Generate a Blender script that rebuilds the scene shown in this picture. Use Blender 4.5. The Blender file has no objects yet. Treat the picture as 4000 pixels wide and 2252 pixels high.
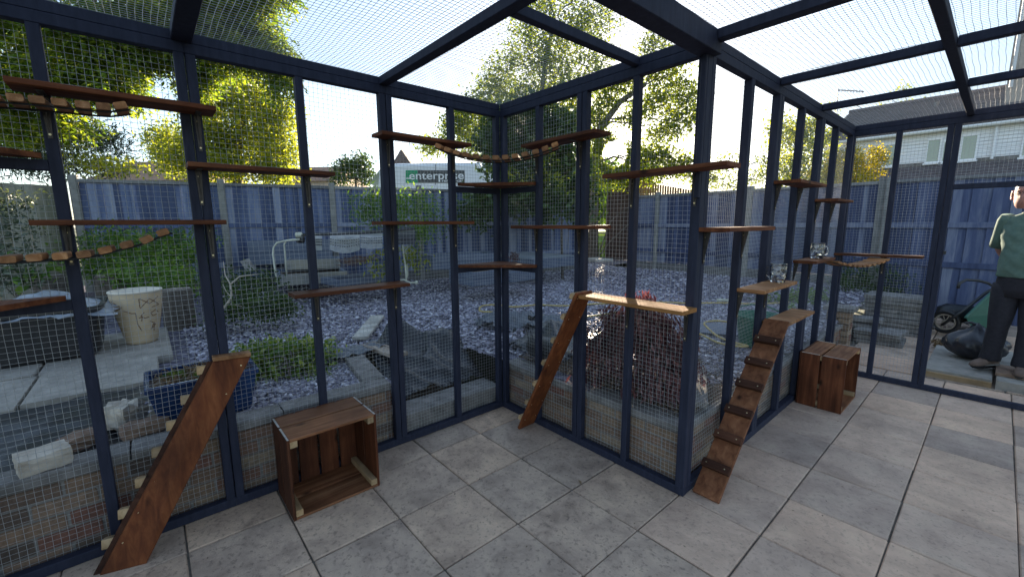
import bpy, bmesh, math, random
import numpy as np
from mathutils import Vector, Matrix

random.seed(7)
rng = np.random.default_rng(11)
PI = math.pi
scene = bpy.context.scene
C = scene.collection

# ------------------------------------------------------------------ camera
CAM = np.array([2.549, -2.095, 1.5])
YAW, PITCH, ROLL, FPX = 0.857516, 0.153172, -0.006891, 1641.88
FWD = np.array([-math.sin(YAW) * math.cos(PITCH), math.cos(YAW) * math.cos(PITCH), -math.sin(PITCH)])
_r = np.array([math.cos(YAW), math.sin(YAW), 0.0])
_u = np.cross(_r, FWD)
RGT = _r * math.cos(ROLL) + _u * math.sin(ROLL)
UPV = -_r * math.sin(ROLL) + _u * math.cos(ROLL)
cd = bpy.data.cameras.new('camera')
cam = bpy.data.objects.new('camera', cd)
C.objects.link(cam)
cam.matrix_world = Matrix(((RGT[0], UPV[0], -FWD[0], CAM[0]), (RGT[1], UPV[1], -FWD[1], CAM[1]),
                           (RGT[2], UPV[2], -FWD[2], CAM[2]), (0, 0, 0, 1)))
cd.sensor_width = 36.0
cd.lens = 36.0 * FPX / 4000.0
cd.clip_start = 0.02
cd.clip_end = 3000
scene.camera = cam

# ------------------------------------------------------------------ sky, sun, exposure
SUN_EL, SUN_AZ = math.radians(12.5), math.radians(126.5)     # azimuth counter-clockwise from +x
SDIR = Vector((math.cos(SUN_AZ) * math.cos(SUN_EL), math.sin(SUN_AZ) * math.cos(SUN_EL), math.sin(SUN_EL)))
w = bpy.data.worlds.new('World')
scene.world = w
w.use_nodes = True
nt = w.node_tree
for n in list(nt.nodes):
    nt.nodes.remove(n)
sky = nt.nodes.new('ShaderNodeTexSky')
sky.sky_type = 'NISHITA'
sky.sun_disc = False
sky.sun_elevation = SUN_EL
sky.sun_rotation = PI / 2 - SUN_AZ
sky.altitude = 60
sky.air_density = 0.9
sky.dust_density = 0.5
sky.ozone_density = 1.8
bg = nt.nodes.new('ShaderNodeBackground')
bg.inputs['Strength'].default_value = 0.115
wo = nt.nodes.new('ShaderNodeOutputWorld')
gm = nt.nodes.new('ShaderNodeGamma')          # thin even haze: a softer range between zenith and horizon
gm.inputs[1].default_value = 0.66
nt.links.new(sky.outputs[0], gm.inputs[0])
nt.links.new(gm.outputs[0], bg.inputs[0])
nt.links.new(bg.outputs[0], wo.inputs[0])
sd = bpy.data.lights.new('sun', 'SUN')
sd.energy = 5.0
sd.angle = math.radians(0.5)
sd.color = (1.0, 0.83, 0.62)
sun = bpy.data.objects.new('sun', sd)
C.objects.link(sun)
sun.location = (-20, 30, 12)
sun.rotation_euler = (-SDIR).to_track_quat('-Z', 'Y').to_euler()
vs = scene.view_settings
vs.view_transform = 'Standard'
vs.look = 'None'
vs.exposure = 2.32
vs.gamma = 1.0
vs.use_curve_mapping = False
scene.cycles.use_denoising = True
scene.cycles.max_bounces = 8
scene.cycles.transparent_max_bounces = 12

# ------------------------------------------------------------------ pixel helpers (photo pixels, 4000 wide)
def ray(px, py):
    return FWD + RGT * (px - 2000.0) / FPX - UPV * (py - 1126.0) / FPX
def at_ax(px, py, ax, v):
    d = ray(px, py)
    return CAM + d * ((v - CAM[ax]) / d[ax])
def at_x(px, py, v): return at_ax(px, py, 0, v)
def at_y(px, py, v): return at_ax(px, py, 1, v)
def at_z(px, py, v): return at_ax(px, py, 2, v)
def at_d(px, py, d): return CAM + ray(px, py) * d
GZ = 0.385                                                    # garden level
def G(px, py): return at_z(px, py, GZ)

# ------------------------------------------------------------------ materials
def newmat(name):
    m = bpy.data.materials.new(name)
    m.use_nodes = True
    t = m.node_tree
    t.nodes.clear()
    o = t.nodes.new('ShaderNodeOutputMaterial')
    b = t.nodes.new('ShaderNodeBsdfPrincipled')
    t.links.new(b.outputs[0], o.inputs[0])
    return m, t, b, o
def nd(t, typ, **kw):
    n = t.nodes.new(typ)
    for k, v in kw.items():
        if hasattr(n, k) and not k.startswith('in_'):
            setattr(n, k, v)
    return n
def ramp(t, cols, fac=None):
    r = t.nodes.new('ShaderNodeValToRGB')
    e = r.color_ramp.elements
    while len(e) < len(cols):
        e.new(0.5)
    for el, (p, c) in zip(e, cols):
        el.position = p
        el.color = (c[0], c[1], c[2], 1)
    if fac is not None:
        t.links.new(fac, r.inputs[0])
    return r
def coords(t, scale=(1, 1, 1), kind='Object'):
    tc = t.nodes.new('ShaderNodeTexCoord')
    mp = t.nodes.new('ShaderNodeMapping')
    mp.inputs['Scale'].default_value = scale
    t.links.new(tc.outputs[kind], mp.inputs[0])
    return mp.outputs[0]
def world_pos(t, scale=(1, 1, 1)):
    g = t.nodes.new('ShaderNodeNewGeometry')
    mp = t.nodes.new('ShaderNodeMapping')
    mp.inputs['Scale'].default_value = scale
    t.links.new(g.outputs['Position'], mp.inputs[0])
    return mp.outputs[0]
def noise(t, vec, scale=5, detail=5, rough=0.6, dist=0.0):
    n = t.nodes.new('ShaderNodeTexNoise')
    n.inputs['Scale'].default_value = scale
    n.inputs['Detail'].default_value = detail
    n.inputs['Roughness'].default_value = rough
    n.inputs['Distortion'].default_value = dist
    t.links.new(vec, n.inputs['Vector'])
    return n.outputs['Fac']
def mixc(t, a, b, fac, mode='MIX'):
    m = t.nodes.new('ShaderNodeMix')
    m.data_type = 'RGBA'
    m.blend_type = mode
    for s, v in ((6, a), (7, b)):
        if isinstance(v, (tuple, list)):
            m.inputs[s].default_value = (v[0], v[1], v[2], 1)
        else:
            t.links.new(v, m.inputs[s])
    if isinstance(fac, float):
        m.inputs[0].default_value = fac
    else:
        t.links.new(fac, m.inputs[0])
    return m.outputs[2]
def bump(t, b, h, strength=0.3, dist=0.01):
    n = t.nodes.new('ShaderNodeBump')
    n.inputs['Strength'].default_value = strength
    n.inputs['Distance'].default_value = dist
    t.links.new(h, n.inputs['Height'])
    t.links.new(n.outputs[0], b.inputs['Normal'])
def obj_random(t):
    return t.nodes.new('ShaderNodeObjectInfo').outputs['Random']
def island_random(t):
    return t.nodes.new('ShaderNodeNewGeometry').outputs['Random Per Island']

def mat_plain(name, c1, c2=None, scale=20, rough=0.6, bumps=0.0, metallic=0.0, spec=0.5, stretch=(1, 1, 1)):
    m, t, b, o = newmat(name)
    v = world_pos(t, stretch)
    f = noise(t, v, scale, 6, 0.65)
    r = ramp(t, [(0.3, c1), (0.7, c2 or [x * 1.25 for x in c1])], f)
    t.links.new(r.outputs[0], b.inputs['Base Color'])
    b.inputs['Roughness'].default_value = rough
    b.inputs['Metallic'].default_value = metallic
    b.inputs['Specular IOR Level'].default_value = spec
    if bumps:
        bump(t, b, f, bumps, 0.01)
    return m

def mat_wood(name, dark, mid, light, axis=1, rough=0.55, objrand=True, knots=True, gs=1.0):
    """stained board: long fibres along `axis` of world space"""
    m, t, b, o = newmat(name)
    st = [26 * gs] * 3
    st[axis] = 1.6 * gs
    v = world_pos(t, st)
    add = t.nodes.new('ShaderNodeVectorMath')
    add.operation = 'ADD'
    t.links.new(v, add.inputs[0])
    if objrand:
        sc = t.nodes.new('ShaderNodeMath'); sc.operation = 'MULTIPLY'; sc.inputs[1].default_value = 40
        t.links.new(obj_random(t), sc.inputs[0])
        t.links.new(sc.outputs[0], add.inputs[1])
    f = noise(t, add.outputs[0], 1.0, 7, 0.62, 0.6)
    r = ramp(t, [(0.28, dark), (0.5, mid), (0.72, light)], f)
    col = r.outputs[0]
    if knots:
        ks = [9.0] * 3
        ks[axis] = 4.5
        kv = world_pos(t, ks)
        vo = t.nodes.new('ShaderNodeTexVoronoi')
        vo.inputs['Scale'].default_value = 1.0
        vo.inputs['Randomness'].default_value = 1.0
        t.links.new(kv, vo.inputs['Vector'])
        kr = ramp(t, [(0.05, (1, 1, 1)), (0.16, (0, 0, 0))], vo.outputs['Distance'])
        col = mixc(t, col, [x * 0.45 for x in dark], kr.outputs[0])
    big = noise(t, world_pos(t), 5.0, 4, 0.6)
    br = ramp(t, [(0.3, (0.62, 0.6, 0.6)), (0.7, (1.15, 1.12, 1.1))], big)
    col = mixc(t, col, br.outputs[0], 1.0, 'MULTIPLY')
    if objrand:
        vr = ramp(t, [(0.0, (0.72, 0.74, 0.78)), (0.5, (1, 1, 1)), (1.0, (1.28, 1.22, 1.15))], obj_random(t))
        col = mixc(t, col, vr.outputs[0], 1.0, 'MULTIPLY')
    t.links.new(col, b.inputs['Base Color'])
    b.inputs['Roughness'].default_value = max(rough, 0.68)
    b.inputs['Specular IOR Level'].default_value = 0.2
    bump(t, b, f, 0.25, 0.004)
    return m

def mat_leaf(name, cols, trans=0.45, rough=0.5, tcol=None):
    m, t, b, o = newmat(name)
    r = ramp(t, [(i / max(1, len(cols) - 1), c) for i, c in enumerate(cols)], island_random(t))
    cl = noise(t, world_pos(t), 1.7, 2, 0.5)
    clr = ramp(t, [(0.35, (0.7, 0.72, 0.7)), (0.65, (1.25, 1.2, 1.1))], cl)
    col = mixc(t, r.outputs[0], clr.outputs[0], 1.0, 'MULTIPLY')
    t.links.new(col, b.inputs['Base Color'])
    b.inputs['Roughness'].default_value = rough
    tr = t.nodes.new('ShaderNodeBsdfTranslucent')
    tc = mixc(t, col, tcol or (1.6, 1.5, 0.5), 1.0, 'MULTIPLY')
    t.links.new(tc, tr.inputs[0])
    mx = t.nodes.new('ShaderNodeMixShader')
    mx.inputs[0].default_value = trans
    t.links.new(b.outputs[0], mx.inputs[1])
    t.links.new(tr.outputs[0], mx.inputs[2])
    t.links.new(mx.outputs[0], o.inputs[0])
    return m

M = {}
def build_materials():
    # navy-stained frame
    m, t, b, o = newmat('frame_paint')
    f = noise(t, world_pos(t, (18, 18, 3)), 2.0, 6, 0.65)
    r = ramp(t, [(0.3, (0.015, 0.018, 0.034)), (0.6, (0.026, 0.030, 0.053)), (0.8, (0.052, 0.054, 0.078))], f)
    t.links.new(r.outputs[0], b.inputs['Base Color'])
    b.inputs['Roughness'].default_value = 0.62
    b.inputs['Specular IOR Level'].default_value = 0.22
    bump(t, b, f, 0.2, 0.003)
    M['frame'] = m
    M['wire'] = mat_plain('galvanised_wire', (0.36, 0.365, 0.37), (0.50, 0.505, 0.51), 60, 0.45, 0, 0.3)
    d_, m_, l_ = (0.055, 0.016, 0.007), (0.12, 0.040, 0.017), (0.215, 0.085, 0.036)
    M['shelf_y'] = mat_wood('stained_board_y', d_, m_, l_, 1)
    M['shelf_x'] = mat_wood('stained_board_x', d_, m_, l_, 0)
    M['shelf_z'] = mat_wood('stained_board_z', d_, m_, l_, 2)
    M['ramp'] = mat_wood('ramp_board', (0.075, 0.021, 0.009), (0.145, 0.045, 0.016), (0.225, 0.08, 0.029), 2)
    M['ramp_light'] = mat_wood('ramp_board_light', (0.11, 0.038, 0.017), (0.21, 0.083, 0.038), (0.31, 0.14, 0.068), 1)
    M['slat'] = mat_wood('bridge_slat', (0.16, 0.065, 0.028), (0.34, 0.165, 0.072), (0.50, 0.28, 0.14), 0, knots=False)
    M['raw_end'] = mat_wood('raw_end_grain', (0.30, 0.20, 0.10), (0.42, 0.29, 0.16), (0.54, 0.40, 0.25), 0, knots=False)
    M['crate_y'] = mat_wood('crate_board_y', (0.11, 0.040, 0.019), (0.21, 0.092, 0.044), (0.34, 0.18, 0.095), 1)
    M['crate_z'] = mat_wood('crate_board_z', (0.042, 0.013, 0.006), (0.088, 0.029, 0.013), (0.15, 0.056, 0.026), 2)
    M['bracket'] = mat_plain('bracket_steel', (0.045, 0.04, 0.037), (0.085, 0.075, 0.07), 40, 0.45, 0, 0.5)
    M['cleat_dark'] = mat_wood('cleat_dark', (0.03, 0.012, 0.008), (0.065, 0.026, 0.015), (0.11, 0.05, 0.03), 0, 0.8)
    M['shelf_sunlit'] = mat_wood('stained_board_sunlit', (0.22, 0.095, 0.03), (0.38, 0.18, 0.06), (0.50, 0.26, 0.10), 0, 0.85, knots=False)  # the stained board again, with golden sunlight put into its colour
    M['screw'] = mat_plain('screw_head', (0.5, 0.42, 0.25), (0.65, 0.55, 0.35), 40, 0.35, 0, 0.8)
    M['rope'] = mat_plain('black_cord', (0.012, 0.012, 0.014), (0.03, 0.03, 0.03), 60, 0.8)
    # patio slabs
    for key, a, bb, cc, spk in (('slab_grey', (0.36, 0.265, 0.205), (0.57, 0.425, 0.325), (0.70, 0.53, 0.395), 0.7),
                                ('slab_pink', (0.50, 0.355, 0.27), (0.65, 0.47, 0.36), (0.73, 0.55, 0.41), 0.4)):
        m, t, b, o = newmat(key)
        v = world_pos(t)
        rr = t.nodes.new('ShaderNodeVectorMath'); rr.operation = 'ADD'
        sc = t.nodes.new('ShaderNodeMath'); sc.operation = 'MULTIPLY'; sc.inputs[1].default_value = 30
        t.links.new(obj_random(t), sc.inputs[0]); t.links.new(v, rr.inputs[0]); t.links.new(sc.outputs[0], rr.inputs[1])
        f1 = noise(t, rr.outputs[0], 5.5, 8, 0.68, 0.4)
        c = ramp(t, [(0.32, a), (0.52, bb), (0.70, cc)], f1).outputs[0]
        f2 = noise(t, rr.outputs[0], 42, 5, 0.7)
        sp = ramp(t, [(0.36, (0.45, 0.45, 0.46)), (0.46, (1, 1, 1)), (0.62, (1, 1, 1)), (0.72, (1.35, 1.3, 1.2))], f2)
        c = mixc(t, c, sp.outputs[0], spk, 'MULTIPLY')
        vor = t.nodes.new('ShaderNodeTexVoronoi'); vor.inputs['Scale'].default_value = 24
        t.links.new(rr.outputs[0], vor.inputs['Vector'])
        dk = ramp(t, [(0.06, (0.25, 0.24, 0.24)), (0.15, (1, 1, 1))], vor.outputs['Distance'])
        c = mixc(t, c, dk.outputs[0], spk * 0.8, 'MULTIPLY')
        tint = ramp(t, [(0.0, (0.72, 0.73, 0.75)), (0.35, (0.92, 0.91, 0.9)), (0.6, (1, 0.97, 0.94)), (1.0, (1.14, 1.06, 0.97))], obj_random(t))
        c = mixc(t, c, tint.outputs[0], 1.0, 'MULTIPLY')
        st = ramp(t, [(0.36, (0.76, 0.76, 0.77)), (0.56, (1, 1, 1))], noise(t, v, 1.5, 4, 0.6))
        c = mixc(t, c, st.outputs[0], 1.0, 'MULTIPLY')
        t.links.new(c, b.inputs['Base Color'])
        b.inputs['Roughness'].default_value = 0.72
        hm = t.nodes.new('ShaderNodeMath'); hm.operation = 'ADD'
        t.links.new(f1, hm.inputs[0]); t.links.new(f2, hm.inputs[1])
        bump(t, b, hm.outputs[0], 0.45, 0.012)
        M[key] = m
    M['grout'] = mat_plain('joint_sand', (0.07, 0.06, 0.05), (0.24, 0.21, 0.17), 9, 0.9, 0.5)
    # bricks: colour from each brick's own random
    m, t, b, o = newmat('brick_buff')
    r = ramp(t, [(0.0, (0.10, 0.075, 0.06)), (0.25, (0.20, 0.125, 0.085)), (0.5, (0.27, 0.19, 0.125)), (0.72, (0.19, 0.085, 0.06)), (1.0, (0.31, 0.24, 0.165))], obj_random(t))
    f = noise(t, world_pos(t), 34, 6, 0.7)
    fr = ramp(t, [(0.3, (0.55, 0.55, 0.55)), (0.7, (1.25, 1.22, 1.2))], f)
    t.links.new(mixc(t, r.outputs[0], fr.outputs[0], 1.0, 'MULTIPLY'), b.inputs['Base Color'])
    b.inputs['Roughness'].default_value = 0.85
    bump(t, b, f, 0.6, 0.008)
    M['brick'] = m
    M['mortar'] = mat_plain('mortar', (0.16, 0.15, 0.14), (0.27, 0.255, 0.235), 50, 0.9, 0.5)
    M['coping'] = mat_plain('coping_concrete', (0.085, 0.08, 0.075), (0.27, 0.25, 0.235), 11, 0.85, 0.8)
    M['concrete'] = mat_plain('weathered_concrete', (0.19, 0.175, 0.155), (0.37, 0.34, 0.30), 7, 0.85, 0.6)
    M['concrete_post'] = mat_plain('concrete_post', (0.15, 0.15, 0.145), (0.27, 0.265, 0.25), 9, 0.85, 0.4)
    M['gravel_board'] = mat_plain('gravel_board', (0.09, 0.09, 0.095), (0.18, 0.175, 0.17), 7, 0.85, 0.4)
    M['mottled_bed'] = mat_plain('mottled_bed', (0.11, 0.125, 0.15), (0.38, 0.35, 0.28), 2.2, 0.7, 0.2)  # front planks mottled from blue grey to pale beige
    # slate
    m, t, b, o = newmat('slate_chips')
    r = ramp(t, [(0.0, (0.10, 0.095, 0.125)), (0.45, (0.27, 0.255, 0.32)), (0.8, (0.45, 0.43, 0.51)), (1.0, (0.72, 0.70, 0.76))], island_random(t))
    t.links.new(r.outputs[0], b.inputs['Base Color'])
    b.inputs['Roughness'].default_value = 0.58
    b.inputs['Specular IOR Level'].default_value = 0.3
    M['slate'] = m
    m, t, b, o = newmat('slate_bed')
    v = world_pos(t)
    vo = t.nodes.new('ShaderNodeTexVoronoi'); vo.inputs['Scale'].default_value = 26
    t.links.new(v, vo.inputs['Vector'])
    r = ramp(t, [(0.0, (0.05, 0.047, 0.065)), (0.5, (0.14, 0.132, 0.17)), (1.0, (0.26, 0.25, 0.31))], vo.outputs['Color'])
    t.links.new(r.outputs[0], b.inputs['Base Color'])
    b.inputs['Roughness'].default_value = 0.85
    b.inputs['Specular IOR Level'].default_value = 0.15
    bump(t, b, vo.outputs['Distance'], 0.8, 0.02)
    M['slate_bed'] = m
    M['soil'] = mat_plain('soil_bark', (0.045, 0.030, 0.022), (0.17, 0.115, 0.08), 38, 0.95, 0.9)
    M['bark_chip'] = mat_plain('bark_chips', (0.15, 0.10, 0.07), (0.34, 0.26, 0.19), 30, 0.9)
    m, t, b, o = newmat('litter_bits')
    r = ramp(t, [(0.0, (0.07, 0.045, 0.03)), (0.5, (0.20, 0.135, 0.09)), (0.85, (0.28, 0.21, 0.14)), (1.0, (0.40, 0.33, 0.25))], island_random(t))
    t.links.new(r.outputs[0], b.inputs['Base Color']); b.inputs['Roughness'].default_value = 0.85
    M['litter'] = m
    # fence paint: worn blue, streaky, per board
    for key, c0, c1, c2 in (('fence_blue', (0.040, 0.058, 0.125), (0.095, 0.128, 0.235), (0.26, 0.285, 0.37)),
                            ('fence_old', (0.12, 0.12, 0.085), (0.22, 0.215, 0.16), (0.34, 0.33, 0.27)),
                            ('fence_navy', (0.026, 0.038, 0.090), (0.064, 0.085, 0.17), (0.19, 0.21, 0.28)),
                            ('fence_cap', (0.10, 0.105, 0.115), (0.19, 0.19, 0.195), (0.30, 0.295, 0.28))):
        m, t, b, o = newmat(key)
        f = noise(t, world_pos(t, (16, 16, 1.6)), 1.0, 7, 0.7, 0.3)
        rr = obj_random(t)
        s = t.nodes.new('ShaderNodeMath'); s.operation = 'MULTIPLY_ADD'
        s.inputs[1].default_value = 0.44; s.inputs[2].default_value = -0.22
        t.links.new(rr, s.inputs[0])
        a = t.nodes.new('ShaderNodeMath'); a.operation = 'ADD'
        f2 = t.nodes.new('ShaderNodeMath'); f2.operation = 'MULTIPLY_ADD'; f2.inputs[1].default_value = 0.7; f2.inputs[2].default_value = 0.15
        t.links.new(f, f2.inputs[0])
        t.links.new(f2.outputs[0], a.inputs[0]); t.links.new(s.outputs[0], a.inputs[1])
        r = ramp(t, [(0.3, c0), (0.52, c1), (0.74, c2)], a.outputs[0])
        t.links.new(r.outputs[0], b.inputs['Base Color'])
        b.inputs['Roughness'].default_value = 0.75
        bump(t, b, f, 0.3, 0.004)
        M[key] = m
    M['fence_orange'] = mat_plain('larch_board', (0.30, 0.15, 0.07), (0.44, 0.24, 0.12), 6, 0.8)
    M['gate_brown'] = mat_plain('dark_brown_board', (0.035, 0.022, 0.02), (0.08, 0.05, 0.042), 8, 0.7)
    M['bed_paint'] = mat_plain('bed_paint', (0.075, 0.10, 0.155), (0.14, 0.165, 0.22), 6, 0.6, 0.2)
    M['deck_paint'] = mat_plain('deck_paint', (0.16, 0.195, 0.23), (0.25, 0.28, 0.31), 6, 0.55, 0.2)
    M['membrane'] = mat_plain('weed_membrane', (0.008, 0.009, 0.013), (0.022, 0.024, 0.030), 20, 0.36, 0.15)
    M['plastic_grey'] = mat_plain('grey_sheet', (0.075, 0.085, 0.105), (0.16, 0.175, 0.205), 9, 0.38, 0.3)
    M['bag_black'] = mat_plain('black_polythene', (0.012, 0.012, 0.018), (0.028, 0.028, 0.036), 14, 0.32, 0.3)
    m, t, b, o = newmat('clear_polythene')
    b.inputs['Base Color'].default_value = (0.45, 0.5, 0.58, 1); b.inputs['Roughness'].default_value = 0.25
    b.inputs['Alpha'].default_value = 0.6
    M['clear_bag'] = m
    M['black_plastic'] = mat_plain('black_plastic', (0.012, 0.012, 0.014), (0.028, 0.027, 0.029), 12, 0.4)
    M['pot'] = mat_plain('stoneware', (0.44, 0.33, 0.21), (0.56, 0.45, 0.31), 7, 0.6, 0.15)
    M['pot_rim'] = mat_plain('stoneware_rim', (0.62, 0.56, 0.46), (0.70, 0.64, 0.54), 9, 0.5)
    M['pot_carving'] = mat_plain('pot_carving', (0.15, 0.085, 0.05), (0.22, 0.13, 0.08), 20, 0.8)
    m = mat_plain('blue_glaze', (0.006, 0.018, 0.065), (0.018, 0.055, 0.165), 9, 0.12, 0.1); M['glaze'] = m
    M['rock'] = mat_plain('broken_stone', (0.36, 0.30, 0.24), (0.58, 0.52, 0.44), 14, 0.9, 0.8)
    M['rock_brown'] = mat_plain('brown_stone', (0.17, 0.11, 0.08), (0.30, 0.20, 0.14), 14, 0.9, 0.8)
    M['old_wood'] = mat_wood('grey_wood', (0.16, 0.13, 0.115), (0.28, 0.245, 0.215), (0.40, 0.36, 0.32), 0, 0.8, knots=False)
    M['pale_wood'] = mat_wood('pale_wood', (0.36, 0.34, 0.30), (0.50, 0.48, 0.43), (0.62, 0.60, 0.55), 1, 0.7, knots=False)
    M['bark'] = mat_plain('bark', (0.06, 0.05, 0.042), (0.17, 0.145, 0.12), 14, 0.95, 0.9, stretch=(4, 4, 1))
    M['twig'] = mat_plain('bare_twig', (0.30, 0.25, 0.20), (0.46, 0.40, 0.33), 20, 0.9)
    M['hose'] = mat_plain('yellow_hose', (0.46, 0.33, 0.10), (0.58, 0.44, 0.17), 8, 0.45)
    M['green_plastic'] = mat_plain('green_plastic', (0.008, 0.12, 0.075), (0.015, 0.18, 0.11), 6, 0.35)
    M['barrow_green'] = mat_plain('barrow_green', (0.015, 0.085, 0.06), (0.03, 0.12, 0.085), 6, 0.45)
    M['tube_cream'] = mat_plain('cream_tube', (0.42, 0.43, 0.34), (0.58, 0.58, 0.48), 15, 0.35)
    M['perf_metal'] = mat_plain('perforated_steel', (0.20, 0.205, 0.22), (0.40, 0.39, 0.37), 9, 0.35, 0.1, 0.6)
    M['rust'] = mat_plain('rusty_wire', (0.12, 0.07, 0.05), (0.26, 0.17, 0.13), 30, 0.8)
    M['white_paint'] = mat_plain('white_cladding', (0.78, 0.78, 0.80), (0.86, 0.86, 0.87), 3, 0.55)
    M['van_white'] = mat_plain('van_white', (0.74, 0.75, 0.77), (0.80, 0.81, 0.82), 1, 0.25)
    M['sign_green'] = mat_plain('sign_green', (0.0, 0.26, 0.115), (0.0, 0.29, 0.13), 1, 0.4)
    M['sign_grey'] = mat_plain('sign_grey', (0.05, 0.055, 0.06), (0.06, 0.065, 0.07), 1, 0.4)
    M['sign_text'] = mat_plain('sign_text', (0.80, 0.80, 0.80), (0.82, 0.82, 0.82), 1, 0.4)
    M['roof_tile'] = mat_plain('roof_tile', (0.070, 0.058, 0.062), (0.15, 0.125, 0.13), 6, 0.85, 0.3)
    M['roof_red'] = mat_plain('red_roof', (0.24, 0.13, 0.08), (0.36, 0.21, 0.13), 2, 0.85)
    M['house_brick'] = mat_plain('pale_brick', (0.42, 0.34, 0.27), (0.58, 0.49, 0.41), 8, 0.85, 0.3)
    m, t, b, o = newmat('window_glass')
    b.inputs['Base Color'].default_value = (0.30, 0.34, 0.27, 1); b.inputs['Roughness'].default_value = 0.08
    b.inputs['Specular IOR Level'].default_value = 0.8
    M['window'] = m
    m, t, b, o = newmat('beer_glass')
    b.inputs['Base Color'].default_value = (1, 1, 1, 1); b.inputs['Roughness'].default_value = 0.02
    b.inputs['Transmission Weight'].default_value = 1.0; b.inputs['IOR'].default_value = 1.47
    M['glass'] = m
    m, t, b, o = newmat('water_in_glass')
    b.inputs['Base Color'].default_value = (0.97, 0.99, 1, 1); b.inputs['Roughness'].default_value = 0.0
    b.inputs['Transmission Weight'].default_value = 1.0; b.inputs['IOR'].default_value = 1.33
    M['water'] = m
    M['skin'] = mat_plain('skin', (0.36, 0.165, 0.125), (0.47, 0.25, 0.195), 14, 0.5)
    M['tshirt'] = mat_plain('green_tshirt', (0.085, 0.145, 0.12), (0.12, 0.19, 0.16), 30, 0.9, 0.1)
    M['jeans'] = mat_plain('dark_jeans', (0.012, 0.012, 0.018), (0.028, 0.026, 0.036), 40, 0.9, 0.1)
    M['shoe'] = mat_plain('brown_suede', (0.10, 0.065, 0.05), (0.18, 0.125, 0.10), 20, 0.85)
    M['lens'] = mat_plain('spectacle_frame', (0.05, 0.03, 0.03), (0.07, 0.05, 0.05), 5, 0.4)
    M['lip'] = mat_plain('lip', (0.34, 0.13, 0.11), (0.40, 0.17, 0.14), 5, 0.5)
    M['grass'] = mat_leaf('grass_blade', [(0.055, 0.10, 0.02), (0.11, 0.17, 0.035), (0.17, 0.21, 0.05)], 0.4)
    M['lawn'] = mat_plain('lawn', (0.075, 0.13, 0.025), (0.16, 0.23, 0.05), 4, 1.0, 0.5, spec=0.0)
    M['terrain'] = mat_plain('terrain', (0.06, 0.075, 0.04), (0.10, 0.11, 0.06), 0.4, 0.95)
    M['asphalt'] = mat_plain('asphalt', (0.06, 0.058, 0.058), (0.10, 0.097, 0.095), 8, 1.0, spec=0.0)
    # foliage
    M['leaf_ash'] = mat_leaf('leaf_ash', [(0.055, 0.12, 0.018), (0.14, 0.22, 0.03), (0.29, 0.34, 0.045)], 0.6, tcol=(1.5, 1.4, 0.6))
    M['leaf_lime'] = mat_leaf('leaf_lime', [(0.12, 0.18, 0.022), (0.235, 0.29, 0.035), (0.38, 0.40, 0.06)], 0.62, tcol=(1.5, 1.4, 0.6))
    M['leaf_conifer'] = mat_leaf('leaf_conifer', [(0.018, 0.045, 0.022), (0.035, 0.075, 0.038), (0.06, 0.10, 0.05)], 0.15)
    M['leaf_olive'] = mat_leaf('leaf_olive', [(0.07, 0.115, 0.018), (0.125, 0.175, 0.026), (0.20, 0.235, 0.04)], 0.58)
    M['leaf_dark'] = mat_leaf('leaf_dark', [(0.02, 0.05, 0.015), (0.04, 0.085, 0.02), (0.085, 0.13, 0.03)], 0.35)
    M['leaf_fresh'] = mat_leaf('leaf_fresh', [(0.05, 0.125, 0.024), (0.095, 0.19, 0.034), (0.17, 0.27, 0.05)], 0.42)
    M['leaf_varieg'] = mat_leaf('leaf_variegated', [(0.06, 0.14, 0.03), (0.13, 0.22, 0.045), (0.34, 0.38, 0.11)], 0.4)
    M['leaf_gold'] = mat_leaf('leaf_gold', [(0.14, 0.15, 0.012), (0.34, 0.30, 0.018), (0.58, 0.46, 0.03)], 0.4)
    M['leaf_red'] = mat_leaf('leaf_red', [(0.065, 0.030, 0.042), (0.12, 0.058, 0.068), (0.20, 0.11, 0.11)], 0.3, tcol=(1.7, 0.7, 0.6))
    M['leaf_grey'] = mat_leaf('leaf_grey', [(0.05, 0.075, 0.055), (0.085, 0.115, 0.09), (0.13, 0.16, 0.13)], 0.25)
    M['leaf_dry'] = mat_leaf('leaf_dry', [(0.16, 0.10, 0.06), (0.26, 0.18, 0.11), (0.38, 0.29, 0.19)], 0.3, tcol=(1.2, 1, 0.7))
build_materials()

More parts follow.
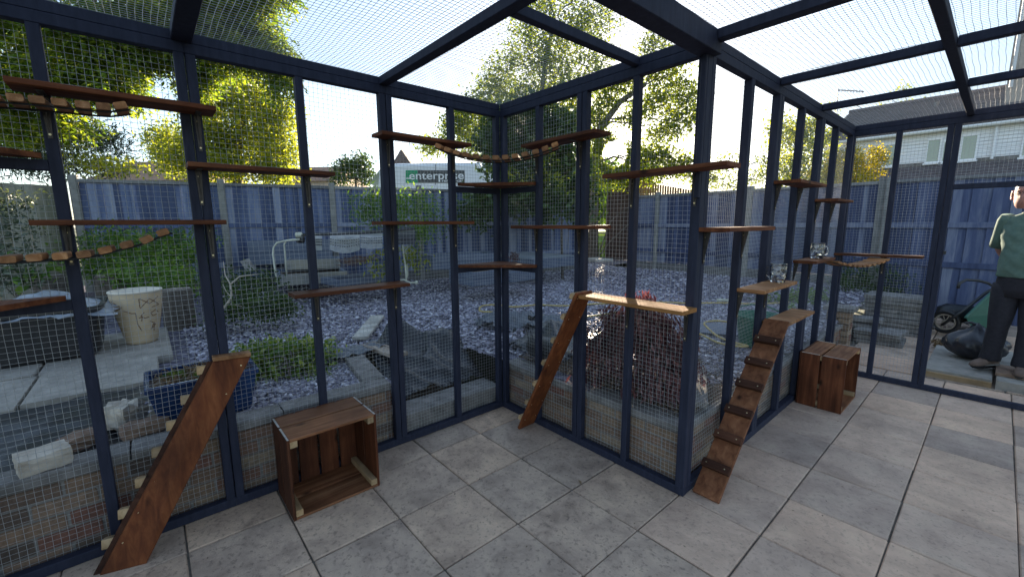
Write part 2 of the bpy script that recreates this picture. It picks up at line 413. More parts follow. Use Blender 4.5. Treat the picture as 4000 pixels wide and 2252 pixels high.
# ------------------------------------------------------------------ mesh helpers
class MB:
    def __init__(self):
        self.v = []
        self.f = []
    def add(self, vs, fs):
        n = len(self.v)
        self.v.extend([tuple(float(c) for c in v) for v in vs])
        self.f.extend([tuple(n + i for i in f) for f in fs])
        return self
    def box(self, x0, x1, y0, y1, z0, z1):
        self.add([(x0, y0, z0), (x1, y0, z0), (x1, y1, z0), (x0, y1, z0), (x0, y0, z1), (x1, y0, z1), (x1, y1, z1), (x0, y1, z1)],
                 [(0, 3, 2, 1), (4, 5, 6, 7), (0, 1, 5, 4), (1, 2, 6, 5), (2, 3, 7, 6), (3, 0, 4, 7)])
        return self
    def bar(self, p0, p1, side, w, h, c=0.003):
        """chamfered bar from p0 to p1; `side` gives the width direction, h the other"""
        p0, p1, s = Vector(p0), Vector(p1), Vector(side)
        a = (p1 - p0).normalized()
        s = (s - a * s.dot(a)).normalized()
        n = a.cross(s)
        hw, hh = w / 2, h / 2
        c = min(c, hw * 0.5, hh * 0.5)
        prof = [(-hw + c, -hh), (hw - c, -hh), (hw, -hh + c), (hw, hh - c), (hw - c, hh), (-hw + c, hh), (-hw, hh - c), (-hw, -hh + c)]
        vs = []
        for p in (p0, p1):
            vs += [p + s * x + n * y for x, y in prof]
        fs = [(i, (i + 1) % 8, 8 + (i + 1) % 8, 8 + i) for i in range(8)]
        fs += [tuple(range(7, -1, -1)), tuple(range(8, 16))]
        return self.add(vs, fs)
    def cbox(self, x0, x1, y0, y1, z0, z1, c=0.003):
        """chamfered box along its longest axis"""
        d = (x1 - x0, y1 - y0, z1 - z0)
        k = d.index(max(d))
        m = ((x0 + x1) / 2, (y0 + y1) / 2, (z0 + z1) / 2)
        if k == 0: return self.bar((x0, m[1], m[2]), (x1, m[1], m[2]), (0, 1, 0), d[1], d[2], c)
        if k == 1: return self.bar((m[0], y0, m[2]), (m[0], y1, m[2]), (1, 0, 0), d[0], d[2], c)
        return self.bar((m[0], m[1], z0), (m[0], m[1], z1), (1, 0, 0), d[0], d[1], c)
    def tube(self, pts, r, n=8, cap=True):
        pts = [Vector(p) for p in pts]
        rs = r if isinstance(r, (list, tuple)) else [r] * len(pts)
        ref = Vector((0, 0, 1))
        rings = []
        prev = None
        for i, p in enumerate(pts):
            d = (pts[min(i + 1, len(pts) - 1)] - pts[max(i - 1, 0)])
            if d.length < 1e-9: d = Vector((0, 0, 1))
            d.normalize()
            if prev is None:
                s = d.cross(ref)
                if s.length < 0.1: s = d.cross(Vector((1, 0, 0)))
            else:
                s = prev - d * prev.dot(d)
                if s.length < 1e-6: s = d.cross(ref)
            s.normalize()
            prev = s
            b = d.cross(s)
            rings.append([p + (s * math.cos(2 * PI * k / n) + b * math.sin(2 * PI * k / n)) * rs[i] for k in range(n)])
        vs = [v for R in rings for v in R]
        fs = []
        for i in range(len(rings) - 1):
            for k in range(n):
                fs.append((i * n + k, i * n + (k + 1) % n, (i + 1) * n + (k + 1) % n, (i + 1) * n + k))
        if cap:
            fs.append(tuple(range(n - 1, -1, -1)))
            fs.append(tuple((len(rings) - 1) * n + k for k in range(n)))
        return self.add(vs, fs)
    def rings(self, rings, cap0=True, cap1=True):
        n = len(rings[0])
        vs = [v for R in rings for v in R]
        fs = []
        for i in range(len(rings) - 1):
            for k in range(n):
                fs.append((i * n + k, i * n + (k + 1) % n, (i + 1) * n + (k + 1) % n, (i + 1) * n + k))
        if cap0: fs.append(tuple(range(n - 1, -1, -1)))
        if cap1: fs.append(tuple((len(rings) - 1) * n + k for k in range(n)))
        return self.add(vs, fs)
    def lathe(self, prof, c, n=32, cap0=False, cap1=False):
        cx, cy, cz = c
        return self.rings([[(cx + r * math.cos(2 * PI * k / n), cy + r * math.sin(2 * PI * k / n), cz + z) for k in range(n)] for r, z in prof], cap0, cap1)
    def quad(self, a, b, c, d):
        return self.add([a, b, c, d], [(0, 1, 2, 3)])
    def grid(self, P):
        """P: array (nu, nv, 3)"""
        nu, nv = P.shape[:2]
        vs = P.reshape(-1, 3)
        fs = [(i * nv + j, (i + 1) * nv + j, (i + 1) * nv + j + 1, i * nv + j + 1) for i in range(nu - 1) for j in range(nv - 1)]
        return self.add([tuple(x) for x in vs], fs)

OFF = {}
def root_off(o):
    while o is not None:
        if o.name in OFF: return OFF[o.name]
        o = o.parent
    return Vector((0, 0, 0))
def mesh_data(name, v, f, off, smooth):
    me = bpy.data.meshes.new(name)
    ox, oy, oz = off
    me.from_pydata([(x - ox, y - oy, z - oz) for x, y, z in v], [], f)
    if smooth:
        me.polygons.foreach_set('use_smooth', [True] * len(me.polygons))
    me.update()
    return me
def part(name, mb, mat, parent, smooth=False, label=None, kind=None):
    off = root_off(parent)
    me = mesh_data(name, mb.v, mb.f, off, smooth)
    me.materials.append(M[mat] if isinstance(mat, str) else mat)
    o = bpy.data.objects.new(name, me)
    C.objects.link(o)
    o.parent = parent
    if label: o['label'] = label
    if kind: o['kind'] = kind
    return o
def tag(o, label, cat, group=None, kind=None):
    o['label'] = label
    if cat: o['category'] = cat
    if group: o['group'] = group
    if kind: o['kind'] = kind
    return o
def thing(name, label, cat, loc=(0, 0, 0), group=None):
    o = bpy.data.objects.new(name, None)
    o.empty_display_size = 0.1
    C.objects.link(o)
    o.location = [float(x) for x in loc]
    OFF[o.name] = Vector(o.location)
    return tag(o, label, cat, group)
def solo(name, mb, mat, label, cat, loc=None, group=None, smooth=False, kind=None):
    if loc is None:
        a = np.array(mb.v)
        loc = (a[:, 0].mean(), a[:, 1].mean(), a[:, 2].min())
    me = mesh_data(name, mb.v, mb.f, loc, smooth)
    me.materials.append(M[mat])
    o = bpy.data.objects.new(name, me)
    C.objects.link(o)
    o.location = [float(x) for x in loc]
    OFF[o.name] = Vector(o.location)
    if kind == 'structure':
        o['kind'] = kind
        if label: o['label'] = label
        return o
    return tag(o, label, cat, group, kind)
def inst(name, me, parent, loc, scale=(1, 1, 1), rot=(0, 0, 0)):
    """share mesh data: loc in world space"""
    o = bpy.data.objects.new(name, me)
    C.objects.link(o)
    off = root_off(parent)
    o.parent = parent
    o.location = (loc[0] - off[0], loc[1] - off[1], loc[2] - off[2])
    o.scale = scale
    o.rotation_euler = rot
    return o
def unit_block(name, mat, c=0.04, jitter=0.0, sz=(1, 1, 1)):
    """unit cube centred on the origin, all edges chamfered"""
    bm = bmesh.new()
    bmesh.ops.create_cube(bm, size=1.0)
    for v in bm.verts:
        v.co.x *= sz[0]; v.co.y *= sz[1]; v.co.z *= sz[2]
    bmesh.ops.bevel(bm, geom=bm.edges[:], offset=c, segments=1, affect='EDGES')
    for v in bm.verts:
        v.co += Vector((random.uniform(-1, 1), random.uniform(-1, 1), random.uniform(-1, 1))) * jitter
    me = bpy.data.meshes.new(name)
    bm.to_mesh(me)
    bm.free()
    me.materials.append(M[mat])
    return me

# ---- foliage in numpy
GAPS = [((1.25, -0.07, 1.16), 0.36), ((0.3, -1.5, 0.05), 0.14)]
def leaf_mesh(name, cen, size, mat, up=0.3, aspect=0.5, droop=0.0, dirs=None):
    """one folded 4-vertex leaf at every centre"""
    # openings in the crowns along the sun's way to the lit shelf
    sdn = np.array(SDIR)
    keep = np.ones(len(cen), bool)
    for g, rad_ in GAPS:
        rel = cen - np.array(g)
        al = rel @ sdn
        keep &= ~((al > 3) & (np.linalg.norm(rel - np.outer(al, sdn), axis=1) < rad_))
    cen = cen[keep]
    if dirs is not None: dirs = dirs[keep]
    n = len(cen)
    d = rng.normal(size=(n, 3)) if dirs is None else dirs + rng.normal(size=(n, 3)) * 0.45
    d[:, 2] -= droop
    d /= np.linalg.norm(d, axis=1)[:, None] + 1e-9
    nr = rng.normal(size=(n, 3)) + np.array([0, 0, up * 3])
    s = np.cross(d, nr)
    s /= np.linalg.norm(s, axis=1)[:, None] + 1e-9
    nn = np.cross(s, d)
    L = (size * rng.uniform(0.6, 1.35, n))[:, None]
    base = cen - d * L * 0.5
    tip = cen + d * L * 0.5
    mid = cen + nn * L * 0.06
    a = mid + s * L * aspect * 0.5 + nn * L * 0.08
    b = mid - s * L * aspect * 0.5 + nn * L * 0.08
    V = np.stack([base, a, tip, b], 1).reshape(-1, 3)
    return fast_mesh(name, V, 4, mat)
def fast_mesh(name, V, k, mat, smooth=False):
    """V: loops of k vertices each forming one polygon (k=4 -> two folded triangles)"""
    n = len(V) // k
    me = bpy.data.meshes.new(name)
    if k == 4:
        idx = np.arange(n)[:, None] * 4 + np.array([0, 1, 2, 0, 2, 3])
        loops = idx.reshape(-1)
        npoly, ls = n * 2, np.arange(n * 2) * 3
    else:
        loops = np.arange(n * k)
        npoly, ls = n, np.arange(n) * k
    me.vertices.add(len(V))
    me.vertices.foreach_set('co', V.astype(np.float32).reshape(-1))
    me.loops.add(len(loops))
    me.loops.foreach_set('vertex_index', loops.astype(np.int32))
    me.polygons.add(npoly)
    me.polygons.foreach_set('loop_start', ls.astype(np.int32))
    me.update(calc_edges=True)
    me.validate()
    me.materials.append(M[mat])
    return me
def arr_mesh(name, V, F, mat):
    """V (n,3), F (m,3 or 4) arrays"""
    me = bpy.data.meshes.new(name)
    k = F.shape[1]
    me.vertices.add(len(V)); me.vertices.foreach_set('co', V.astype(np.float32).reshape(-1))
    me.loops.add(F.size); me.loops.foreach_set('vertex_index', F.astype(np.int32).reshape(-1))
    me.polygons.add(len(F)); me.polygons.foreach_set('loop_start', (np.arange(len(F)) * k).astype(np.int32))
    me.update(calc_edges=True)
    me.materials.append(M[mat])
    return me
def ball(c, r, n, shell=0.45, flat_bottom=None):
    """points in an ellipsoid, denser toward the outside"""
    d = rng.normal(size=(n, 3))
    d /= np.linalg.norm(d, axis=1)[:, None]
    rad = rng.uniform(shell, 1.0, n) ** 0.6
    lump = 1 + 0.18 * np.sin(d[:, 0] * 5 + c[0] * 3) * np.cos(d[:, 1] * 4 + c[1]) + 0.12 * np.sin(d[:, 2] * 7)
    return np.asarray(c) + d * (rad * lump)[:, None] * np.asarray(r)
def add_child_mesh(name, me, parent, world=True, kind=None):
    o = bpy.data.objects.new(name, me)
    C.objects.link(o)
    o.parent = parent
    if world:
        off = root_off(parent)
        o.location = (-off[0], -off[1], -off[2])
    if kind: o['kind'] = kind
    return o

# ================================================================== SETTING
L2, L3 = 1.557, 3.03
W0Y = -2.82
XE = 3.35                       # where the enclosure meets the house behind the camera
def hgt(x, y):
    """garden surface height"""
    h = GZ - 0.012 + 0.012 * np.sin(x * 2.1 + 0.4) * np.cos(y * 1.7)
    bed = np.clip((-4.2 - x) / 1.0, 0, 1) * np.clip((1.0 - y) / 1.5, 0, 1)
    h = h + 0.14 * bed
    return h
def in_pit(x, y):
    return (x > -1.0) & (x < 0.05) & (y > -0.86) & (y < 0.05)
def build_ground():
    mb = MB().box(-900, 900, -900, 900, -0.5, -0.09)
    solo('terrain', mb, 'terrain', None, None, (0, 0, -0.5), kind='structure')
    # garden sheet
    xs = np.arange(-7.6, 1.49, 0.13)
    ys = np.arange(-4.6, 9.3, 0.13)
    mb = MB()
    X, Y = np.meshgrid(xs, ys, indexing='ij')
    Z = hgt(X, Y) - 0.012
    idx = {}
    nv = len(ys)
    vs = np.stack([X, Y, Z], 2).reshape(-1, 3)
    fs = []
    for i in range(len(xs) - 1):
        for j in range(len(ys) - 1):
            cx, cy = xs[i] + .065, ys[j] + .065
            if cx > -0.16 and cy < 0.14: continue
            if in_pit(np.array(cx), np.array(cy)): continue
            if cy > 7.2 and cx > -4.3: continue
            fs.append((i * nv + j, (i + 1) * nv + j, (i + 1) * nv + j + 1, i * nv + j + 1))
    mb.add(vs, fs)
    solo('garden_ground', mb, 'slate_bed', 'slate covered garden ground', None, (0, 0, GZ), smooth=True, kind='structure')
    # far lawn, road
    mb = MB()
    P = np.array([[(x, y, GZ - 0.02 + 0.02 * math.sin(x * 1.3) * math.cos(y)) for y in np.arange(9.28, 46, 0.9)] for x in np.arange(-32, 3, 1.0)])
    mb.grid(P)
    solo('lawn', mb, 'lawn', 'sunlit lawn beyond the garden gap', None, (0, 20, GZ), kind='structure', smooth=True)
    mb = MB().box(-42, 6, 34.0, 37.5, GZ - 0.2, GZ + 0.03)
    solo('road', mb, 'asphalt', 'narrow grey lane beyond the lawn', None, (0, 34, GZ), kind='structure')
    # patio
    bed = MB().box(-0.09, 7.5, -6, 0.115, -0.08, -0.012).box(1.40, 7.5, 0.115, 7.6, -0.08, -0.012)
    patio = solo('patio', bed, 'grout', 'patio of square stone slabs', None, (0, 0, -0.08), kind='structure')
    ug = unit_block('paving_slab', 'slab_grey', 0.012, 0, (1, 1, 0.09))
    up = unit_block('paving_slab', 'slab_pink', 0.012, 0, (1, 1, 0.09))
    xj = [-0.635, -0.20, 0.231, 0.673, 1.107, 1.533, 1.945, 2.36, 2.765, 3.18, 3.60]
    yj = [-3.39, -2.96, -2.53, -2.10, -1.674, -1.25, -0.818, -0.404, 0.012, 0.43, 0.857, 1.305, 1.741, 2.20, 2.63, 3.05, 3.48]
    for i in range(len(xj) - 1):
        for j in range(len(yj) - 1):
            x0, x1, y0, y1 = xj[i], xj[i + 1], yj[j], yj[j + 1]
            if x1 < 0: continue
            if y0 > 0 and x0 < 1.5: continue
            x0 = max(x0, -0.07)
            s = random.uniform(0.005, 0.008)
            me = up if (x0 > 1.5 and y0 > -0.5) or x0 > 2.3 else ug
            inst('paving_slab', me, patio, ((x0 + x1) / 2 + random.uniform(-.0015, .0015), (y0 + y1) / 2 + random.uniform(-.0015, .0015), -0.0195 + random.uniform(-0.0016, 0.0006)),
                 (x1 - x0 - s, y1 - y0 - s, 0.43), (random.uniform(-.002, .002), random.uniform(-.002, .002), random.uniform(-.003, .003)))
    # rougher slabs outside the door
    for i in range(8):
        for j in range(7):
            x0, y0 = 1.53 + i * 0.6, 3.50 + j * 0.55
            inst('paving_slab', ug if (i + j) % 3 else up, patio, (x0 + 0.3, y0 + 0.275, -0.013 + random.uniform(-.004, .004)), (0.588, 0.538, 0.43),
                 (random.uniform(-.006, .006), random.uniform(-.006, .006), random.uniform(-.006, .006)))
    return patio
patio = build_ground()

# ---- slate chips
def chips(name, n, region, size, label, mat='slate', zoff=0.0, flat=0.22):
    x = rng.uniform(region[0], region[1], n)
    y = rng.uniform(region[2], region[3], n)
    return x, y
def build_chips():
    def scatter(n, x0, x1, y0, y1):
        x = rng.uniform(x0, x1, n); y = rng.uniform(y0, y1, n)
        return np.stack([x, y], 1)
    pts = np.concatenate([scatter(25000, -3.4, 1.45, -1.9, 4.2), scatter(16000, -5.2, 1.45, -1.6, 7.2), scatter(5000, -1.6, -0.22, -2.3, -0.95), scatter(3500, -0.1, 1.45, 1.0, 3.2)])
    x, y = pts[:, 0], pts[:, 1]
    keep = ~in_pit(x, y)
    keep &= ~((x > -0.235) & (y < 0.235))
    keep &= ~((x < -1.15) & (y < -2.0))
    keep &= ~((x > 0.2) & (y < 0.75) & (rng.random(len(x)) < 0.85))
    x, y = x[keep], y[keep]
    n = len(x)
    dist = np.hypot(x - CAM[0], y - CAM[1])
    L = rng.uniform(0.022, 0.05, n) * (1 + 0.05 * dist)
    Wd = L * rng.uniform(0.4, 0.75, n)
    T = rng.uniform(0.004, 0.009, n)
    th = rng.uniform(0, 2 * PI, n)
    tx, ty = rng.normal(0, 0.16, n), rng.normal(0, 0.16, n)
    z = hgt(x, y) + rng.uniform(-0.006, 0.014, n)
    ang = np.linspace(0, 2 * PI, 6)[:-1]
    k = 5
    V = np.zeros((n, 2 * k, 3))
    for i, a in enumerate(ang):
        ja = a + rng.uniform(-0.35, 0.35, n)
        rr = rng.uniform(0.7, 1.1, n)
        lx, ly = np.cos(ja) * L * 0.5 * rr, np.sin(ja) * Wd * 0.5 * rr
        wx = lx * np.cos(th) - ly * np.sin(th)
        wy = lx * np.sin(th) + ly * np.cos(th)
        wz = wx * tx + wy * ty
        V[:, i] = np.stack([x + wx, y + wy, z + wz + T], 1)
        V[:, k + i] = np.stack([x + wx * 1.05, y + wy * 1.05, z + wz - T * 0.3], 1)
    tri = []
    for i in range(1, k - 1): tri.append((0, i, i + 1))
    for i in range(k):
        j = (i + 1) % k
        tri += [(i, k + i, k + j), (i, k + j, j)]
    F = (np.arange(n)[:, None, None] * (2 * k) + np.array(tri)[None]).reshape(-1, 3)
    me = arr_mesh('slate_chips', V.reshape(-1, 3), F, 'slate')
    o = bpy.data.objects.new('slate_chips', me)
    C.objects.link(o)
    tag(o, 'purple grey slate chips spread over the garden', 'slate', kind='stuff')
build_chips()
def build_litter():
    """bark, straw and dry bits on the soil beside the wall"""
    n = 3800
    x = rng.uniform(0.0, 1.46, n); y = 0.16 + np.abs(rng.normal(0, 0.42, n))
    x2 = rng.uniform(0.9, 1.46, 1200); y2 = rng.uniform(0.2, 2.6, 1200)
    x, y = np.concatenate([x, x2]), np.concatenate([y, y2])
    n = len(x)
    L = rng.uniform(0.012, 0.05, n); th = rng.uniform(0, 2 * PI, n); wd = rng.uniform(0.003, 0.012, n)
    z = hgt(x, y) + 0.008 + rng.uniform(0, 0.02, n); tl = rng.normal(0, 0.25, n)
    dx, dy = np.cos(th) * L / 2, np.sin(th) * L / 2
    sx, sy = -np.sin(th) * wd / 2, np.cos(th) * wd / 2
    V = np.stack([np.stack([x - dx, y - dy, z - tl * L / 2], 1), np.stack([x + sx, y + sy, z + 0.004], 1),
                  np.stack([x + dx, y + dy, z + tl * L / 2], 1), np.stack([x - sx, y - sy, z + 0.004], 1)], 1).reshape(-1, 3)
    me = fast_mesh('bark_litter', V, 4, 'litter')
    o = bpy.data.objects.new('bark_litter', me); C.objects.link(o)
    tag(o, 'bark, straw and dry leaf litter beside the low brick wall', 'litter', kind='stuff')
    P = np.array([[(xx, yy, hgt(xx, yy) + 0.004 + 0.012 * math.sin(xx * 17) * math.cos(yy * 13)) for yy in np.linspace(0.2, 1.25 + 0.15 * math.sin(xx * 7), 18)] for xx in np.linspace(0.06, 1.47, 26)])
    solo('soil', MB().grid(P), 'soil', 'bare brown soil behind the low wall', None, (0.7, 0.6, GZ), kind='structure', smooth=True)
build_litter()

# ---- low brick walls
brick_me = unit_block('brick', 'brick', 0.035, 0.006)
def brick_wall(name, label, p0, p1, nrm, top, cop, start_z=-0.01, group='low brick walls'):
    """p0,p1: ends of the visible face on the floor, nrm points towards the enclosure"""
    p0, p1, nrm = Vector(p0), Vector(p1), Vector(nrm)
    a = (p1 - p0).normalized()
    Lw = (p1 - p0).length
    t = thing(name, label, 'wall', p0, group)
    dep = 0.10
    core = MB()
    c0 = p0 - nrm * 0.007; c1 = p1 - nrm * 0.007
    core.bar(c0 - nrm * dep / 2 + Vector((0, 0, (start_z + top) / 2)), c1 - nrm * dep / 2 + Vector((0, 0, (start_z + top) / 2)), (0, 0, 1), top - start_z - 0.004, dep, 0.001)
    part('mortar', core, 'mortar', t)
    ch = (top - start_z - 0.008) / 5
    pit = 0.2175
    rz = math.atan2(a.y, a.x)
    for c in range(5):
        off = 0 if c % 2 == 0 else -pit / 2
        k = 0
        while off + k * pit < Lw - 0.02:
            s0 = max(0.0, off + k * pit); s1 = min(Lw, off + (k + 1) * pit - 0.011)
            k += 1
            if s1 - s0 < 0.03: continue
            q = p0 + a * (s0 + s1) / 2 - nrm * (0.045 + random.uniform(-0.001, 0.0025))
            inst('brick', brick_me, t, (q.x, q.y, start_z + 0.008 + ch * (c + 0.5) - 0.004), (s1 - s0, 0.09, ch - 0.011), (0, 0, rz + random.uniform(-.006, .006)))
    # coping stones
    n = max(1, round(Lw / 0.62))
    for i in range(n):
        s0, s1 = Lw * i / n + 0.004, Lw * (i + 1) / n - 0.004
        q0, q1 = p0 + a * s0, p0 + a * s1
        zc = (top + cop) / 2 + random.uniform(-.002, .002)
        off = nrm * (0.012 - 0.075)
        mb = MB().bar(q0 + off + Vector((0, 0, zc)), q1 + off + Vector((0, 0, zc)), (0, 0, 1), cop - top, 0.15, 0.006)
        part('coping_stone', mb, 'coping', t)
    return t
brick_wall('low_brick_wall', 'low brown brick wall under the long mesh side with the big ramp', (-0.075, W0Y - 0.1, 0), (-0.075, -0.93, 0), (1, 0, 0), 0.385, 0.435)
brick_wall('low_brick_wall', 'low brick wall behind the narrow ramp, between the two mesh corners', (-0.03, 0.066, 0), (1.49, 0.066, 0), (0, -1, 0), 0.325, 0.372)
brick_wall('low_brick_wall', 'low brick wall behind the mesh with the two glass mugs', (1.492, 0.165, 0), (1.492, 3.7, 0), (1, 0, 0), 0.315, 0.36)
brick_wall('low_brick_wall', 'short return of brick wall beside the sunken gap full of black sheet', (-0.19, -0.93, 0), (-1.05, -0.80, 0), (0.14, 0.99, 0), 0.385, 0.435)
def sunken_gap():
    mb = MB().box(-1.0, -0.055, -0.86, 0.03, -0.06, 0.03)
    solo('sunken_floor', mb, 'soil', 'dark floor of the sunken gap', None, (0, 0, 0), kind='structure')
    mb = MB().cbox(-0.30, -0.062, -0.90, 0.02, 0.03, 0.165, 0.008)
    solo('stone_step', mb, 'coping', 'pale stone step lying in the sunken gap behind the mesh corner', 'step')
    # bricks of the return wall seen under the step
    for i, (y0, y1) in enumerate(((-0.925, -0.74), (-0.73, -0.53), (-0.52, -0.32), (-0.31, -0.10))):
        pass
sunken_gap()

# ================================================================== THE ENCLOSURE
enc = thing('cat_enclosure', 'navy painted timber and wire mesh cat enclosure over the patio', 'enclosure', (0, 0, 0))
ZB, ZT0, ZT1, ZT2 = 0.047, 2.283, 2.330, 2.377
PW, PD = 0.041, 0.045
def wire_panel(org, u, v, ul, vl, amp=0.0012, bulge=0.003, cell=0.0247, r=0.0009, phase=None):
    org, u, v = np.array(org, float), np.array(u, float), np.array(v, float)
    n = np.cross(u, v)
    V, F = [], []
    base = 0
    ph = rng.uniform(0, 6, 4) if phase is None else phase
    def field(a, b):
        return bulge * np.sin(a * 5.1 + ph[0]) * np.sin(b * 3.3 + ph[1]), amp * np.sin(b * 17 + a * 9 + ph[2]), amp * np.sin(a * 15 + b * 7 + ph[3])
    for kind in (0, 1):
        length, other = (vl, ul) if kind == 0 else (ul, vl)
        cnt = int(other / cell) + 1
        st = (other - (cnt - 1) * cell) / 2
        ns = max(2, int(length / 0.11)) + 1
        tt = np.linspace(0, length, ns)
        for k in range(cnt):
            o_ = st + k * cell
            a, b = (np.full(ns, o_), tt) if kind == 0 else (tt, np.full(ns, o_))
            w_, du, dv = field(a, b)
            if kind == 0: du = du + rng.normal(0, 0.0006)
            else: dv = dv + rng.normal(0, 0.0006)
            P = org + np.outer(a + du, u) + np.outer(b + dv, v) + np.outer(w_ + (r * 0.9 if kind else -r * 0.9), n)
            e1, e2 = (u, n) if kind == 0 else (v, n)
            ring = [P + (e1 * math.cos(q) + e2 * math.sin(q)) * r for q in (0.5, 0.5 + 2 * PI / 3, 0.5 + 4 * PI / 3)]
            V.append(np.stack(ring, 1).reshape(-1, 3))
            i = np.arange(ns - 1)[:, None] * 3 + base
            for s in range(3):
                s2 = (s + 1) % 3
                F.append(np.concatenate([i + s, i + s2, i + 3 + s2, i + 3 + s], 1))
            base += ns * 3
    me = arr_mesh('wire_mesh', np.concatenate(V), np.concatenate(F), 'wire')
    return add_child_mesh('wire_mesh', me, enc)
def build_enclosure():
    def post(x0, x1, y0, y1, z0=ZB, z1=ZT0, c=0.003):
        part('post', MB().cbox(x0, x1, y0, y1, z0 + 0.0005, z1 - 0.0005, c), 'frame', enc)
    def rail(name, *a):
        part(name, MB().cbox(*a), 'frame', enc)
    # --- wall 1 (x = 0), posts listed by y
    w1 = [(-2.82, -2.78), (-2.36, -2.32), (-1.912, -1.873), (-1.869, -1.83), (-1.405, -1.366), (-0.940, -0.901), (-0.897, -0.858), (-0.443, -0.403), (-0.040, 0.0)]
    for a, b in w1:
        post(-PD, 0.0, a, b)
    rail('bottom_rail', -PD, 0.0, W0Y, -1.871, 0.0, ZB)
    rail('bottom_rail', -PD, 0.0, -1.870, -0.899, 0.0, ZB)
    rail('bottom_rail', -PD, 0.0, -0.898, 0.0, 0.0, ZB)
    rail('top_rail', -PD, 0.0, W0Y, -1.871, ZT0, ZT1)
    rail('top_rail', -PD, 0.0, -1.870, -0.899, ZT0, ZT1)
    rail('top_rail', -PD, 0.0, -0.898, 0.0, ZT0, ZT1)
    rail('wall_plate', -PD - 0.006, -0.003, W0Y, 0.0, ZT1 + 0.001, ZT2)
    bays = [(-2.78, -2.36), (-2.32, -1.912), (-1.83, -1.405), (-1.366, -0.940), (-0.858, -0.443), (-0.403, -0.040)]
    for a, b in bays:
        wire_panel((-PD - 0.003, a - 0.02, 0.02), (0, 1, 0), (0, 0, 1), b - a + 0.04, 2.29)
    # noggins that carry the corner shelves
    rail('noggin', -PD + 0.002, -0.001, -0.403, -0.040, 1.147, 1.187)
    rail('noggin', -PD + 0.002, -0.001, -0.403, -0.040, 1.722, 1.762)
    rail('noggin', -PD + 0.002, -0.001, -2.78, -2.36, 1.149, 1.193)
    rail('noggin', -PD + 0.002, -0.001, -2.78, -2.36, 1.724, 1.766)
    # --- wall 2 (y = 0), posts by x
    for a, b in [(0.0, 0.040), (0.380, 0.418), (0.748, 0.787), (0.791, 0.829), (1.146, 1.184), (1.507, 1.557)]:
        post(a + 0.0005, b, 0.0, PD)
    rail('bottom_rail', 0.0, 0.789, 0.0, PD, 0.0, ZB)
    rail('bottom_rail', 0.790, 1.557, 0.0, PD, 0.0, ZB)
    rail('top_rail', 0.0, 0.789, 0.0, PD, ZT0, ZT1)
    rail('top_rail', 0.790, 1.557, 0.0, PD, ZT0, ZT1)
    rail('wall_plate', 0.001, 1.50, 0.003, PD + 0.006, ZT1 + 0.001, ZT2)
    for a, b in [(0.040, 0.380), (0.418, 0.748), (0.829, 1.146), (1.184, 1.507)]:
        wire_panel((a - 0.02, PD + 0.003, 0.02), (1, 0, 0), (0, 0, 1), b - a + 0.04, 2.29)
    rail('noggin', 0.041, 0.379, 0.001, PD - 0.002, 1.147, 1.187)
    rail('noggin', 0.041, 0.379, 0.001, PD - 0.002, 1.722, 1.762)
    # --- wall 3 (x = L2), posts by y
    for a, b in [(0.047, 0.085), (0.535, 0.577), (0.980, 1.021), (1.025, 1.066), (1.478, 1.519), (1.935, 1.976), (1.980, 2.021), (2.412, 2.453), (2.945, 2.988)]:
        post(L2 - PD, L2, a, b)
    for a, b in [(0.047, 1.022), (1.023, 1.977), (1.978, 2.985)]:
        rail('bottom_rail', L2 - PD, L2 - 0.0005, a, b, 0.0, ZB)
        rail('top_rail', L2 - PD, L2 - 0.0005, a, b, ZT0, ZT1)
    rail('wall_plate', L2 - PD - 0.006, L2 - 0.003, 0.047, L3, ZT1 + 0.001, ZT2)
    for a, b in [(0.085, 0.535), (0.577, 0.980), (1.066, 1.478), (1.519, 1.935), (2.021, 2.412), (2.453, 2.945)]:
        wire_panel((L2 - PD - 0.003, a - 0.02, 0.02), (0, 1, 0), (0, 0, 1), b - a + 0.04, 2.29)
    # --- wall 4 (y = L3)
    for a, b in [(1.515, 1.558), (1.845, 1.885), (2.163, 2.203), (2.206, 2.246), (3.03, 3.07), (3.31, 3.35)]:
        post(a, b, L3, L3 + PD)
    rail('bottom_rail', 1.515, 2.2045, L3, L3 + PD, 0.0, ZB)
    rail('bottom_rail', 2.2055, XE, L3, L3 + PD, 0.0, ZB)
    rail('top_rail', 1.515, 2.2045, L3, L3 + PD, ZT0, ZT1)
    rail('top_rail', 2.2055, XE, L3, L3 + PD, ZT0, ZT1)
    rail('wall_plate', 1.515, XE, L3 + 0.003, L3 + PD + 0.006, ZT1 + 0.001, ZT2)
    rail('door_lintel', 2.247, 3.029, L3 + 0.001, L3 + PD - 0.001, 1.755, 1.797)
    for a, b, z0 in [(1.558, 1.845, 0.02), (1.885, 2.163, 0.02), (2.246, 3.03, 1.775), (3.07, 3.31, 0.02)]:
        wire_panel((a - 0.02, L3 + PD + 0.003, z0), (1, 0, 0), (0, 0, 1), b - a + 0.04, 2.31 - z0)
    part('door_catch', MB().cbox(2.2465, 2.262, L3 - 0.012, L3 + 0.03, 1.215, 1.245), 'black_plastic', enc)
    part('door_catch', MB().cbox(2.2465, 2.262, L3 - 0.012, L3 + 0.03, 0.56, 0.585), 'black_plastic', enc)
    # --- wall 0 (y = W0Y), just left of the picture
    for x in (0.0, 0.42, 0.84, 0.884, 1.3, 1.74, 1.784, 2.2, 2.64, 2.684, 3.1):
        post(x + 0.001, x + 0.041, W0Y, W0Y + PD)
    rail('bottom_rail', 0.0005, XE, W0Y, W0Y + PD, 0.0, ZB)
    rail('top_rail', 0.0005, XE, W0Y, W0Y + PD, ZT0, ZT1)
    rail('wall_plate', 0.0005, XE, W0Y, W0Y + PD, ZT1 + 0.001, ZT2)
